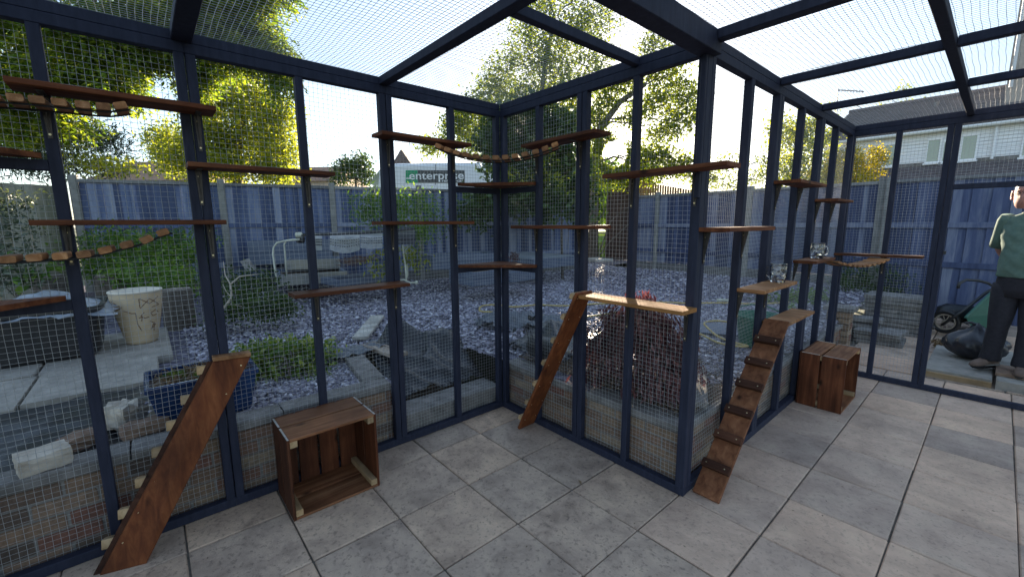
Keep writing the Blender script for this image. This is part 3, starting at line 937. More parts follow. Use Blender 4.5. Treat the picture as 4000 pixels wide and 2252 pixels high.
    wire_panel((0.0, W0Y - 0.004, 0.02), (1, 0, 0), (0, 0, 1), XE, 2.29)
    # --- roof timbers
    RB, RT = 2.333, 2.378
    def rafter(p, q, side, wd):
        zc = (RB + RT) / 2
        part('rafter', MB().bar((p[0], p[1], zc), (q[0], q[1], zc), side, wd, RT - RB, 0.003), 'frame', enc)
    rafter((-0.002, -1.876), (XE, -1.876), (0, 1, 0), 0.078)
    rafter((-0.002, -0.905), (1.493, -0.905), (0, 1, 0), 0.058)
    rafter((1.607, -0.905), (2.255, -0.905), (0, 1, 0), 0.058)
    rafter((1.158, -0.875), (1.158, 0.002), (1, 0, 0), 0.042)
    part('rafter', MB().bar((1.55, W0Y + 0.05, 2.329), (1.55, 0.046, 2.329), (1, 0, 0), 0.088, 0.098, 0.003), 'frame', enc)
    rafter((1.596, 0.022), (2.265, 0.022), (0, 1, 0), 0.062)
    rafter((1.557, 0.99), (2.265, 0.985), (0, 1, 0), 0.046)
    rafter((1.557, 1.92), (2.265, 1.925), (0, 1, 0), 0.05)
    rafter((2.287, W0Y + 0.05), (2.287, L3 + 0.002), (1, 0, 0), 0.044)
    rafter((2.311, 0.022), (XE, 0.022), (0, 1, 0), 0.062)
    rafter((2.311, 0.985), (XE, 0.985), (0, 1, 0), 0.046)
    rafter((2.311, 1.925), (XE, 1.925), (0, 1, 0), 0.05)
    rafter((2.311, -0.905), (XE, -0.905), (0, 1, 0), 0.058)
    # knee plate on the inner corner post
    part('post', MB().cbox(1.530, 1.5565, -0.022, -0.001, 1.62, 2.278, 0.004), 'frame', enc)
    # --- roof wire
    zr = 2.386
    for x0, x1, y0, y1 in [(-0.05, 1.55, W0Y, -1.876), (-0.05, 1.55, -1.876, -0.905), (-0.05, 1.158, -0.905, 0.05), (1.158, 1.55, -0.905, 0.05),
                           (1.55, 2.287, W0Y, -0.905), (1.55, 2.287, -0.905, 0.022), (1.51, 2.287, 0.022, 0.985), (1.51, 2.287, 0.985, 1.925), (1.51, 2.287, 1.925, L3 + 0.05),
                           (2.287, XE, W0Y, 0.022), (2.287, XE, 0.022, 1.925), (2.287, XE, 1.925, L3 + 0.05)]:
        wire_panel((x0, y0, zr), (1, 0, 0), (0, 1, 0), x1 - x0, y1 - y0, amp=0.002, bulge=0.006, r=0.0011)
build_enclosure()

# ================================================================== SHELVES
TH = 0.021
def bracket_on(t, base, wdir, z):
    """pressed-steel bracket: leg down the post, arm under the board and a thin web"""
    b, n = Vector(base), Vector(wdir)
    s = n.cross(Vector((0, 0, 1)))
    q0 = b + n * 0.0025
    mb = MB()
    top = Vector((q0.x, q0.y, z - 0.001)); bot = Vector((q0.x, q0.y, z - 0.165))
    mb.add([top - s * .013, top + s * .013, bot + s * .007, bot - s * .007, top - s * .013 + n * .003, top + s * .013 + n * .003, bot + s * .007 + n * .003, bot - s * .007 + n * .003],
           [(0, 1, 2, 3), (7, 6, 5, 4), (0, 4, 5, 1), (1, 5, 6, 2), (2, 6, 7, 3), (3, 7, 4, 0)])
    a0 = Vector((q0.x, q0.y, z - 0.003)); a1 = a0 + n * 0.10
    mb.bar(a0, a1, s, 0.022, 0.003, 0.0005)
    w0, w1, w2 = a0 + n * .003, a0 + n * 0.03, Vector((q0.x, q0.y, z - 0.15)) + n * .003
    h = s * 0.002
    mb.add([w0 - h, w1 - h, w2 - h, w0 + h, w1 + h, w2 + h], [(0, 1, 2), (5, 4, 3), (0, 3, 4, 1), (1, 4, 5, 2), (2, 5, 3, 0)])
    br = part('bracket', mb, 'bracket', t)
    sc = MB()
    for dz in (0.03, 0.15):
        c = Vector((q0.x, q0.y, z - dz)) + n * 0.004
        sc.lathe([(0.0035, 0), (0.003, 0.0)], (0, 0, 0), 8)
        sc.v, sc.f = [], []
        mb2 = MB(); mb2.tube([c - n * 0.001, c + n * 0.0016], 0.0045, 8)
        part('screw', mb2, 'screw', br)
def shelf(wall, a0, a1, ztop, label, brackets, depth=0.15, mat=None):
    if wall == 1: args = (0.001, depth, a0, a1); n = (1, 0, 0); loc = (0.07, (a0 + a1) / 2, ztop); mt = 'shelf_y'
    if wall == 2: args = (a0, a1, -depth, -0.001); n = (0, -1, 0); loc = ((a0 + a1) / 2, -0.07, ztop); mt = 'shelf_x'
    if wall == 3: args = (L2 + 0.001, L2 + depth, a0, a1); n = (1, 0, 0); loc = (L2 + 0.07, (a0 + a1) / 2, ztop); mt = 'shelf_y'
    if wall == 4: args = (a0, a1, L3 - depth, L3 - 0.001); n = (0, -1, 0); loc = ((a0 + a1) / 2, L3 - 0.07, ztop); mt = 'shelf_x'
    t = thing('wooden_shelf', label, 'shelf', (loc[0], loc[1], ztop - TH), 'stained plank shelves for climbing')
    part('board', MB().cbox(*args, ztop - TH, ztop, 0.0025), mat or mt, t)
    for b in brackets:
        base = {1: (0, b, 0), 2: (b, 0, 0), 3: (L2, b, 0), 4: (b, L3, 0)}[wall]
        bracket_on(t, base, n, ztop - TH)
    return t
shelf(1, -2.42, -1.79, 2.036, 'topmost dark plank shelf at the upper left with a slat bridge beneath it', (-2.34, -1.85))
shelf(1, -1.917, -1.28, 1.783, 'dark brown plank shelf against the yellow green tree, left of the sky', (-1.87, -1.385))
shelf(1, -2.42, -1.797, 1.526, 'eye level plank shelf above the sagging bridge of tan slats on the left', (-2.34, -1.85))
shelf(1, -1.00, -0.37, 2.036, 'high plank shelf at the left end of the hanging corner bridge', (-0.90, -0.423))
shelf(1, -1.03, -0.36, 1.518, 'thin plank shelf level with the climber, left of the back corner', (-0.90, -0.423))
shelf(1, -1.53, -0.865, 1.135, 'brown plank shelf low over the slate, left of the back corner', (-1.385, -0.90))
shelf(2, 0.29, 1.03, 1.486, 'thin plank shelf edge on at eye level, right of the back corner', (0.40, 0.79))
shelf(2, 0.40, 1.01, 2.018, 'high plank shelf at the right end of the hanging corner bridge', (0.40, 0.79))
shelf(2, 1.07, 1.735, 1.765, 'dark plank shelf crossing the thick corner post in front of the low sun', (1.165, 1.53))
shelf(2, 0.915, 1.573, 1.068, 'sunlit plank shelf with a wire shadow pattern above the red maple', (1.165, 1.52), mat='shelf_sunlit')
shelf(3, 0.0, 0.615, 1.474, 'orange lit plank shelf just right of the thick corner post', (0.066, 0.556))
shelf(3, 0.53, 1.12, 1.112, 'plank shelf carrying the glass mug without a visible handle', (0.556, 1.0), mat='slat')
shelf(3, 1.00, 1.61, 0.842, 'lowest pale plank shelf at the head of the cleated ramp', (1.045, 1.498), mat='slat')
shelf(3, 1.53, 2.05, 1.217, 'plank shelf carrying the glass mug with the handle', (1.56, 1.956))
shelf(3, 0.99, 1.58, 1.76, 'small high plank shelf nearest the golden shrub', (1.045, 1.498))
shelf(3, 1.93, 2.44, 1.674, 'small plank shelf under and right of the highest one by the golden shrub', (1.98, 2.43))
shelf(4, 1.52, 2.135, 1.2, 'long thin plank shelf at the far end over the stacked slabs', (1.865,))
def corner_shelf(corner, sx, sy, ztop, leg, label):
    cx, cy = corner
    t = thing('corner_shelf', label, 'shelf', (cx + sx * 0.12, cy + sy * 0.12, ztop - TH), 'triangular corner shelves')
    mb = MB()
    A = [(cx + sx * 0.002, cy + sy * 0.002), (cx + sx * leg, cy + sy * 0.002), (cx + sx * leg, cy + sy * 0.022), (cx + sx * 0.022, cy + sy * leg), (cx + sx * 0.002, cy + sy * leg)]
    vs = [(x, y, ztop - TH) for x, y in A] + [(x, y, ztop) for x, y in A]
    fs = [(4, 3, 2, 1, 0), (5, 6, 7, 8, 9)] + [(i, (i + 1) % 5, 5 + (i + 1) % 5, 5 + i) for i in range(5)]
    mb.add(vs, fs)
    part('board', mb, 'shelf_x', t)
corner_shelf((0, 0), 1, -1, 1.209, 0.405, 'triangular wooden corner shelf, lower of the two in the back corner')
corner_shelf((0, 0), 1, -1, 1.784, 0.392, 'triangular wooden corner shelf, upper of the two in the back corner')
corner_shelf((0, W0Y + 0.047), 1, 1, 1.215, 0.40, 'pale corner shelf cut off by the left edge above the black tub')
corner_shelf((0, W0Y + 0.047), 1, 1, 1.79, 0.40, 'dark corner shelf cut off by the left edge above the old fence')

# ---- slat bridges
def bridge(label, pts, across, n, L=0.15, wd=0.036, th=0.026, ropes=True):
    """pts: polyline for the slats' mid line"""
    pts = [Vector(p) for p in pts]
    seg = [0]
    for a, b in zip(pts, pts[1:]): seg.append(seg[-1] + (b - a).length)
    def ev(s):
        s *= seg[-1]
        for i in range(len(pts) - 1):
            if s <= seg[i + 1] + 1e-9:
                return pts[i].lerp(pts[i + 1], (s - seg[i]) / (seg[i + 1] - seg[i]))
        return pts[-1]
    t = thing('slat_bridge', label, 'bridge', ev(0.5) - Vector((0, 0, th)), 'hanging slat bridges')
    for i in range(n):
        s = (i + 0.5) / n
        p, q = ev(max(0, s - 0.02)), ev(min(1, s + 0.02))
        d = (q - p).normalized()
        ac = across(s) if callable(across) else Vector(across)
        ac = (Vector(ac) - d * Vector(ac).dot(d)).normalized()
        ac.rotate(Matrix.Rotation(random.uniform(-0.05, 0.05), 3, 'Z'))
        c = ev(s)
        sl = MB().bar(c - ac * L / 2, c + ac * L / 2, d, wd, th, 0.004)
        so = part('slat', sl, 'slat', t)
    if ropes:
        for k in (-1, 1):
            rp = []
            for i in range(17):
                s = i / 16
                p, q = ev(max(0, s - 0.02)), ev(min(1, s + 0.02))
                d = (q - p).normalized()
                ac = across(s) if callable(across) else Vector(across)
                rp.append(ev(s) + Vector(ac).normalized() * k * L * 0.33 - Vector((0, 0, th * 0.62)))
            part('rope', MB().tube(rp, 0.004, 6), 'rope', t)
def spts(lst, x):
    return [at_x(px, py, x) for px, py in lst]
f1 = spts([(505, 398), (430, 408), (350, 402), (260, 392), (170, 382), (80, 372), (-60, 362), (-260, 350), (-420, 330)], 0.165)
bridge('slat bridge of tan blocks hanging at the top left corner', [Vector(p) - Vector((0.075, 0, 0.008)) for p in f1], (1, 0, 0), 10, wd=0.042)
f2 = spts([(672, 887), (612, 906), (556, 932), (485, 948), (412, 967), (332, 983), (242, 990), (146, 995), (40, 1002), (-90, 1005), (-240, 990), (-400, 960)], 0.165)
bridge('sagging bridge of tan slats below the eye level shelf on the left', [Vector(p) - Vector((0.075, 0, 0.010)) for p in f2], (1, 0, 0), 11, wd=0.042)
def sag(a, b, s, n=14):
    a, b = Vector(a), Vector(b)
    return [a.lerp(b, i / n) - Vector((0, 0, s * 4 * (i / n) * (1 - i / n))) for i in range(n + 1)]
bridge('slat bridge hanging across the back corner between two high shelves', sag((0.085, -0.60, 2.0), (0.68, -0.075, 1.985), 0.085), (0.66, -0.75, 0), 13, 0.15, 0.04, 0.026)
bridge('short bridge of golden slats sagging over the far corner by the mugs', sag((1.655, 2.04, 1.185), (1.86, 2.93, 1.165), 0.05), (1, -0.23, 0), 11, 0.15, 0.05, 0.018)

# ================================================================== RAMPS
def ramp_by_corners(label, TL, TR, BR, BL, n, th, mat, cleat_side, cleats, cl=(0.036, 0.024), over=0.0, wood='slat', screws=True):
    """face given by its four corners; the slab grows along -n; cleats sit on side +1 (face) or -1 (back)"""
    TL, TR, BR, BL, n = map(Vector, (TL, TR, BR, BL, n))
    t = thing('cat_ramp', label, 'ramp', (BL + BR) / 2, 'cleated plank ramps')
    off = -n * th
    mb = MB().add([TL, TR, BR, BL, TL + off, TR + off, BR + off, BL + off],
                  [(0, 3, 2, 1), (4, 5, 6, 7), (0, 1, 5, 4), (1, 2, 6, 5), (2, 3, 7, 6), (3, 0, 4, 7)])
    # keep faces outward whichever way the corners run
    bm = bmesh.new(); vv = [bm.verts.new(v) for v in mb.v]
    for f in mb.f: bm.faces.new([vv[i] for i in f])
    bmesh.ops.recalc_face_normals(bm, faces=bm.faces[:])
    bmesh.ops.bevel(bm, geom=bm.edges[:], offset=0.0022, segments=1, affect='EDGES')
    m2 = MB(); bm.verts.ensure_lookup_table()
    bm.verts.index_update()
    m2.v = [tuple(v.co) for v in bm.verts]; m2.f = [tuple(v.index for v in f.verts) for f in bm.faces]; bm.free()
    bd = part('board', m2, mat, t)
    axis = ((BL + BR) / 2 - (TL + TR) / 2).normalized()
    for s in cleats:
        a, b = TL.lerp(BL, s), TR.lerp(BR, s)
        w_ = (b - a).normalized()
        o_ = n * (cl[1] / 2 + 0.0005) if cleat_side > 0 else off - n * (cl[1] / 2 + 0.0005)
        c = part('cleat', MB().bar(a + o_ - w_ * over, b + o_ - w_ * (0.004 if over > .01 else -over), axis, cl[0], cl[1], 0.003), wood, t)
        if screws:
            for q in (0.14, 0.84):
                p = a.lerp(b, q) + (n * 0.0002 if cleat_side < 0 else n * (cl[1] + 0.0006))
                part('screw', MB().tube([p, p + n * 0.0012], 0.0038, 8), 'screw', c if cleat_side > 0 else bd)
    return t
# big ramp on the left: underside towards us, cleats behind
r1 = [Vector(at_x(833, 1412, 0.045)), Vector(at_x(980, 1391, 0.045)), Vector(at_z(572, 2199, 0.0)), Vector(at_z(389, 2247, 0.0))]
nn = (r1[1] - r1[0]).cross(r1[3] - r1[0]).normalized()
if nn.x < 0: nn = -nn
ramp_by_corners('big orange brown plank ramp leaning at the lower left, underside showing', r1[0], r1[1], r1[2], r1[3], nn, 0.02, 'ramp', -1,
                (0.045, 0.20, 0.33, 0.46, 0.60, 0.74, 0.87), (0.042, 0.046), 0.045, 'raw_end')
_t = [o for o in C.objects if o.name.startswith('cat_ramp')][-1]
_w = (r1[1] - r1[0]).normalized() * -0.022
_b = [p + _w - nn * 0.0215 for p in r1]
_c = [p - nn * 0.012 for p in _b]
part('backing_strip', MB().add(_b + _c, [(0, 3, 2, 1), (4, 5, 6, 7), (0, 1, 5, 4), (1, 2, 6, 5), (2, 3, 7, 6), (3, 0, 4, 7)]), 'cleat_dark', _t)
part('cap_board', MB().bar(r1[0] + Vector((-.022, 0, .012)), r1[1] + Vector((-.022, 0, .012)), (1, 0, 0), .062, .02, .003), 'slat', _t)
# narrow ramp at the second wall
ramp_by_corners('narrow dark ramp leaning beside the back corner, underside showing', (0.915, -0.160, 1.075), (0.915, -0.012, 1.075), (0.385, -0.012, 0.002), (0.385, -0.165, 0.002),
                (0.896, 0, -0.443), 0.02, 'ramp', -1, (0.03, 0.16, 0.32, 0.48, 0.64, 0.79, 0.92), (0.036, 0.026), 0.004, 'raw_end')
# cleated ramp at the third wall
ramp_by_corners('plank ramp with dark cleats facing up, in front of the mug shelves', (1.572, 0.995, 0.862), (1.716, 0.995, 0.862), (1.716, 0.08, 0.012), (1.572, 0.08, 0.012),
                (0, -0.681, 0.733), 0.02, 'ramp_light', 1, (0.145, 0.285, 0.42, 0.57, 0.71, 0.86), (0.048, 0.028), 0.003, 'cleat_dark')

# ================================================================== CRATES
def crate(x0, x1, y0, y1, h, label, gap=0.014):
    t = thing('wooden_crate', label, 'crate', ((x0 + x1) / 2, (y0 + y1) / 2, 0.003), 'wooden fruit crates on the patio')
    b = 0.013; z0, z1 = 0.003, h; xm = x0 + (x1 - x0) * 0.47
    rows = ((x0 + 0.012, xm - gap / 2), (xm + gap / 2, x1))
    for a, c in rows:
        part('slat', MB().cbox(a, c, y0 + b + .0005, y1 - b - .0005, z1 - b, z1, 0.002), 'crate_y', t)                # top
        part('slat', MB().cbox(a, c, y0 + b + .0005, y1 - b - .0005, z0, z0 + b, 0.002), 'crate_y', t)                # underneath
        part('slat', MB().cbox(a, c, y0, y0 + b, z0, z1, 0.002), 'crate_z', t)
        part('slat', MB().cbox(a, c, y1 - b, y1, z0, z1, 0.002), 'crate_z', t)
    for a, c in rows:
        for yy in (y0, y1 - b):
            part('end_grain', MB().box(a + .002, c - .002, yy + .002, yy + b - .002, z1 - .001, z1 + .0012), 'pale_wood', t)
    k = 4; wv = (y1 - y0) / k
    for i in range(k):
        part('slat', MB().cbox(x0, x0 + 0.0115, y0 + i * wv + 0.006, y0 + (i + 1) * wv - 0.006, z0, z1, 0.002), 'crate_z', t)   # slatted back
    pb = 0.034
    for yy in (y0 + b + 0.001, y1 - b - 0.001 - pb):
        for zz in (z0 + b + 0.001, z1 - b - 0.001 - pb):
            part('corner_post', MB().cbox(x0 + 0.013, x1 - 0.004, yy, yy + pb, zz, zz + pb, 0.002), 'raw_end', t)
    return t
crate(0.012, 0.345, -1.672, -1.213, 0.442, 'wooden crate on its side facing the room, under the left mesh')
crate(1.572, 1.882, 1.885, 2.385, 0.442, 'wooden crate standing in the far corner beside the slab joints')

# ================================================================== MUGS
def mug(c, hang, label, R=0.043, H=0.108):
    t = thing('glass_mug', label, 'mug', c, 'dimpled glass beer mugs on shelves')
    n = 48
    def rad(z):
        u = z / H
        return R * (0.80 + 0.24 * math.sin(min(1, u * 1.25 + 0.12) * PI * 0.62)) if u < 0.86 else R * 1.0
    rings = []
    zs = [0.0, 0.002] + [0.004 + (H - 0.006) * i / 26 for i in range(27)] + [H]
    for z in zs:
        r0 = rad(z)
        rr = []
        for k in range(n):
            a = 2 * PI * k / n
            dm = 0
            for row, zc in enumerate((0.024, 0.050, 0.074)):
                g = math.exp(-((z - zc) / 0.0085) ** 2)
                dm += 0.0042 * g * max(0, math.cos(4 * a + (PI / 2 if row % 2 else 0))) ** 1.0
            rr.append((c[0] + (r0 - dm) * math.cos(a), c[1] + (r0 - dm) * math.sin(a), c[2] + z + 0.0005))
        rings.append(rr)
    inner = []
    for z in [H, H - 0.003] + [H - 0.006 - (H - 0.018) * i / 10 for i in range(11)]:
        r0 = rad(z) - 0.0045
        if z == H: r0 = rad(z) - 0.002
        inner.append([(c[0] + r0 * math.cos(2 * PI * k / n), c[1] + r0 * math.sin(2 * PI * k / n), c[2] + z + 0.0005) for k in range(n)])
    part('body', MB().rings(rings + inner), 'glass', t, smooth=True)
    hx, hy = math.cos(hang), math.sin(hang)
    hp = [(R * 0.97, 0.088), (R * 1.3, 0.094), (R * 1.68, 0.085), (R * 1.8, 0.062), (R * 1.65, 0.038), (R * 1.3, 0.026), (R * 0.97, 0.028)]
    part('handle', MB().tube([(c[0] + hx * a, c[1] + hy * a, c[2] + b) for a, b in hp], 0.0055, 10), 'glass', t, smooth=True)
    wv = [(0.0 + rad(z) - 0.0047, z) for z in (0.0125, 0.02, 0.03, 0.045)]
    part('water', MB().lathe(wv, (c[0], c[1], c[2]), 40, True, True), 'water', t, smooth=False)
mug((1.632, 0.985, 1.1122), math.radians(160), 'dimpled glass mug half full of water on the nearer shelf', 0.047, 0.118)
mug((1.632, 1.84, 1.2172), math.radians(48), 'dimpled glass mug with its handle showing on the farther shelf', 0.046, 0.116)

# ================================================================== FENCES
def plane_hit(px, py, p, d):
    """ray against the vertical plane through p with horizontal direction d"""
    n = np.array([-d[1], d[0], 0.0])
    r = ray(px, py)
    return CAM + r * (np.dot(np.asarray(p) - CAM, n) / np.dot(r, n))
board_unit = {}
def fence(name, label, p, d, posts, z0, z1, mat, rails, bw=0.098, gravel=0.15, cap=True, post_top=0.07, post_mat='concrete_post', face=1, capmat='fence_cap', gapmat=None):
    """posts: distances along d from p; boards fill every bay. face: +1 puts rails on the side of the left normal"""
    p, d = np.array(p, float), np.array(d, float) / np.linalg.norm(d)
    nrm = np.array([-d[1], d[0], 0]) * face
    rz = math.atan2(d[1], d[0])
    t = thing(name, label, 'fence', (p[0] + d[0] * posts[0], p[1] + d[1] * posts[0], z0))
    if mat not in board_unit:
        board_unit[mat] = unit_block('board', mat, 0.02)
    def pos(s, off=0.0): return p + d * s + nrm * off
    for s in posts:
        a = pos(s)
        part('fence_post', MB().bar((a[0], a[1], z0 - 0.25), (a[0], a[1], z1 + post_top), tuple(d), 0.10, 0.10, 0.012), post_mat, t)
    for s0, s1 in zip(posts, posts[1:]):
        b0, b1 = s0 + 0.055, s1 - 0.055
        zb = z0
        if gravel:
            a, b = pos(b0), pos(b1)
            part('gravel_board', MB().bar((a[0], a[1], z0 + gravel / 2 - 0.05), (b[0], b[1], z0 + gravel / 2 - 0.05), (0, 0, 1), gravel + 0.1, 0.045, 0.004), 'gravel_board', t)
            zb = z0 + gravel + 0.004
        nb = max(1, int(round((b1 - b0) / bw)))
        wv = (b1 - b0) / nb
        for i in range(nb):
            c = pos(b0 + (i + 0.5) * wv, -0.010 + (0.016 if i % 2 else 0) + random.uniform(-.002, .002))
            zt = z1 - 0.03 + random.uniform(-0.004, 0.004)
            inst('board', board_unit[mat], t, (c[0], c[1], (zb + zt) / 2), (wv + 0.010, 0.015, zt - zb), (random.uniform(-.004, .004), random.uniform(-.006, .006), rz + 0.11 + random.uniform(-.03, .03)))
        for zr, hh in rails:
            a, b = pos(b0, 0.022), pos(b1, 0.022)
            part('rail', MB().bar((a[0], a[1], zr), (b[0], b[1], zr), (0, 0, 1), hh, 0.036, 0.004), capmat if cap == 'rails' else mat, t)
        if cap:
            a, b = pos(b0, 0.012), pos(b1, 0.012)
            part('cap_rail', MB().bar((a[0], a[1], z1 - 0.012), (b[0], b[1], z1 - 0.012), (0, 0, 1), 0.05, 0.062, 0.004), capmat, t)
    return t
FLp, FLd = (-6.62, -2.9, 0), np.array([1.45, 5.1, 0]); FLd = FLd / np.linalg.norm(FLd)
def fl_s(px): 
    h = plane_hit(px, 860, FLp, FLd)
    return float(np.dot(h - np.array(FLp), FLd))
sL = [fl_s(312), fl_s(878), fl_s(1304), fl_s(1640)]
step = 1.83
send = fl_s(2268)
while sL[-1] + step < send - 0.5: sL.append(sL[-1] + step)
sL.append(send)
fence('garden_fence', 'worn blue board fence with concrete posts along the back of the slate garden', FLp, FLd, sL, 0.42, 2.19, 'fence_blue', [(1.50, 0.075), (0.83, 0.075)], face=-1)
hc = np.array(FLp) + FLd * (sL[0] - 0.12)
fence('old_fence', 'bare greenish weathered fence at the far left, partly under ivy', (hc[0], hc[1], 0), (0.42, -1.0, 0), [0.05, 1.85, 3.65], 0.45, 2.12, 'fence_old', [(1.72, 0.10), (0.95, 0.10)], face=-1, gravel=0, post_mat='fence_old', cap=False)
FRY = 7.25
sR = [float(at_y(2565, 900, FRY)[0]) , -0.86, float(at_y(3432, 860, FRY)[0]), 3.05, 4.9]
sR = [float(at_y(2484, 900, FRY)[0])] + sR
fence('garden_fence', 'blue board fence across the garden behind the mug shelves', (0, FRY, 0), (1, 0, 0), sR[:4], 0.37, 2.14, 'fence_navy', [(1.43, 0.085), (0.83, 0.085)], face=-1, gravel=0.17)
fence('garden_fence', 'dark blue board fence behind the standing man', (0, FRY - 0.1, 0), (1, 0, 0), [sR[3] + 0.11] + sR[4:], 0.0, 2.14, 'fence_navy', [(1.43, 0.085), (0.83, 0.085)], face=-1, gravel=0)
def gate_and_far_fence():
    a = at_z(2372, 1008, GZ); b = at_z(2470, 1016, GZ)
    d = (b - a); d[2] = 0; L = np.linalg.norm(d); d /= L
    zt = float(at_d(2400, 742, np.dot(a - CAM, FWD))[2])
    t = thing('garden_gate', 'dark brown board gate standing open beside the sunlit lawn', 'gate', a)
    n = 7
    for i in range(n):
        s = (i + 0.5) / n * L
        p = a + d * s
        part('board', MB().bar((p[0], p[1], GZ + 0.02), (p[0], p[1], zt), tuple(d), L / n - 0.008, 0.03, 0.003), 'gate_brown', t)
    for z in (0.75, 1.45, 2.1):
        p, q = a + np.array([0.03, 0.03, 0]), b + np.array([0.03, 0.03, 0])
        part('gate_rail', MB().bar((p[0], p[1], z), (q[0], q[1], z), (0, 0, 1), 0.09, 0.03), 'gate_brown', t)
    part('gate_post', MB().bar((a[0], a[1], 0.3), (a[0], a[1], zt + 0.05), tuple(d), 0.11, 0.11, 0.006), 'gate_brown', t)
    part('cap', MB().bar((a[0], a[1], zt + 0.052), (a[0], a[1], zt + 0.085), tuple(d), 0.15, 0.15, 0.01), 'concrete_post', t)
    # far larch fence, sunlit
    dd = 15.0
    p0, p1 = at_d(2455, 700, dd), at_d(2790, 735, dd - 1.2)
    t2 = thing('larch_fence', 'orange brown board fence beyond the garden, under the dark shelf', 'fence', (p0[0], p0[1], 0.4))
    k = 34
    for i in range(k):
        q = p0 + (p1 - p0) * ((i + 0.5) / k)
        zt = at_d(2455, 700, dd)[2] + (at_d(2790, 757, dd - 1.2)[2] - at_d(2455, 700, dd)[2]) * (i + 0.5) / k
        part('board', MB().bar((q[0], q[1], 0.4), (q[0], q[1], zt), tuple(p1 - p0), np.linalg.norm((p1 - p0)[:2]) / k - 0.012, 0.02, 0.002), 'fence_orange', t2)
    for z in (1.0, 2.3):
        off = Vector((0.02, 0.02, 0))
        part('rail', MB().bar((p0[0] + .03, p0[1] + .03, z), (p1[0] + .03, p1[1] + .03, z), (0, 0, 1), 0.08, 0.03), 'fence_orange', t2)
gate_and_far_fence()

# ================================================================== TREES AND PLANTS
def clump_leaves(clumps, sub, sd):
    """clumps: (centre, radii, n) -> leaf centres gathered in little sub-clusters"""
    out = []
    for c, r, n in clumps:
        m = max(3, n // sub)
        cc = ball(c, r, m, 0.25)
        pts = np.repeat(cc, sub, 0) + rng.normal(size=(m * sub, 3)) * sd
        out.append(pts)
    return np.concatenate(out)
def px_clumps(lst, dj=0.6):
    """(px, py, depth, half width px, half height px, leaves)"""
    out = []
    for px, py, d, hw, hh, n in lst:
        c = at_d(px, py, d)
        rx, rz = hw * d / FPX, hh * d / FPX
        out.append((c, (rx, max(rx, rz) * dj + 0.1, rz), n))
    return out
def limb_pts(a, b, k=5, wob=0.06):
    a, b = np.asarray(a, float), np.asarray(b, float)
    L = np.linalg.norm(b - a)
    pts = [a + (b - a) * i / k + (rng.normal(size=3) * L * wob * (1 if 0 < i < k else 0)) + np.array([0, 0, L * 0.06 * math.sin(PI * i / k)]) for i in range(k + 1)]
    return pts
def tree(name, label, cat, trunk, tr, clumps, leaf, size, sub=9, sd=0.12, up=0.3, aspect=0.5, droop=0.0, twigs=4, limb_r=0.03, group=None, limb_mat='bark', dens=1.0):
    t = thing(name, label, cat, trunk[0], group)
    part('trunk', MB().tube(trunk, [tr * (1 - 0.6 * i / max(1, len(trunk) - 1)) for i in range(len(trunk))], 9), limb_mat, t, smooth=True)
    lm = MB()
    tp = [np.asarray(p, float) for p in trunk]
    for c, r, n in clumps:
        ds = [np.linalg.norm(np.asarray(c) - p) + (2.0 if p[2] > c[2] + 0.3 else 0) for p in tp]
        a = tp[int(np.argmin(ds))]
        lm.tube(limb_pts(a, c), [limb_r, limb_r * 0.85, limb_r * 0.7, limb_r * 0.55, limb_r * 0.42, limb_r * 0.3], 6)
        for e in ball(c, r, twigs, 0.7):
            lm.tube(limb_pts(c, e, 3, 0.09), [limb_r * 0.32, limb_r * 0.24, limb_r * 0.16, limb_r * 0.08], 4)
    if lm.v: part('limbs', lm, limb_mat, t, smooth=True)
    cen = clump_leaves([(c, r, int(n * dens)) for c, r, n in clumps], sub, sd)
    me = leaf_mesh('crown', cen, size, leaf, up, aspect, droop)
    add_child_mesh('crown', me, t)
    return t
def pinnate(clumps, n_leaf, Lr, ls):
    """sprays with paired leaflets: returns leaf centres and directions"""
    cs, ds = [], []
    for c, r, n in clumps:
        b = ball(c, r, n, 0.15)
        d = (b - np.asarray(c)) + rng.normal(size=(n, 3)) * 0.5
        d[:, 2] = d[:, 2] * 0.4 - 0.55
        d /= np.linalg.norm(d, axis=1)[:, None]
        s = np.cross(d, np.array([0, 0, 1.0])); s /= np.linalg.norm(s, axis=1)[:, None] + 1e-6
        for i in range(n_leaf):
            f = (i // 2 + 0.5) / (n_leaf / 2)
            sg = 1 if i % 2 else -1
            cs.append(b + d * Lr * f + s * sg * ls * 0.5 - np.array([0, 0, 0.02 * f]))
            ds.append(s * sg + d * 0.55)
    return np.concatenate(cs), np.concatenate(ds)

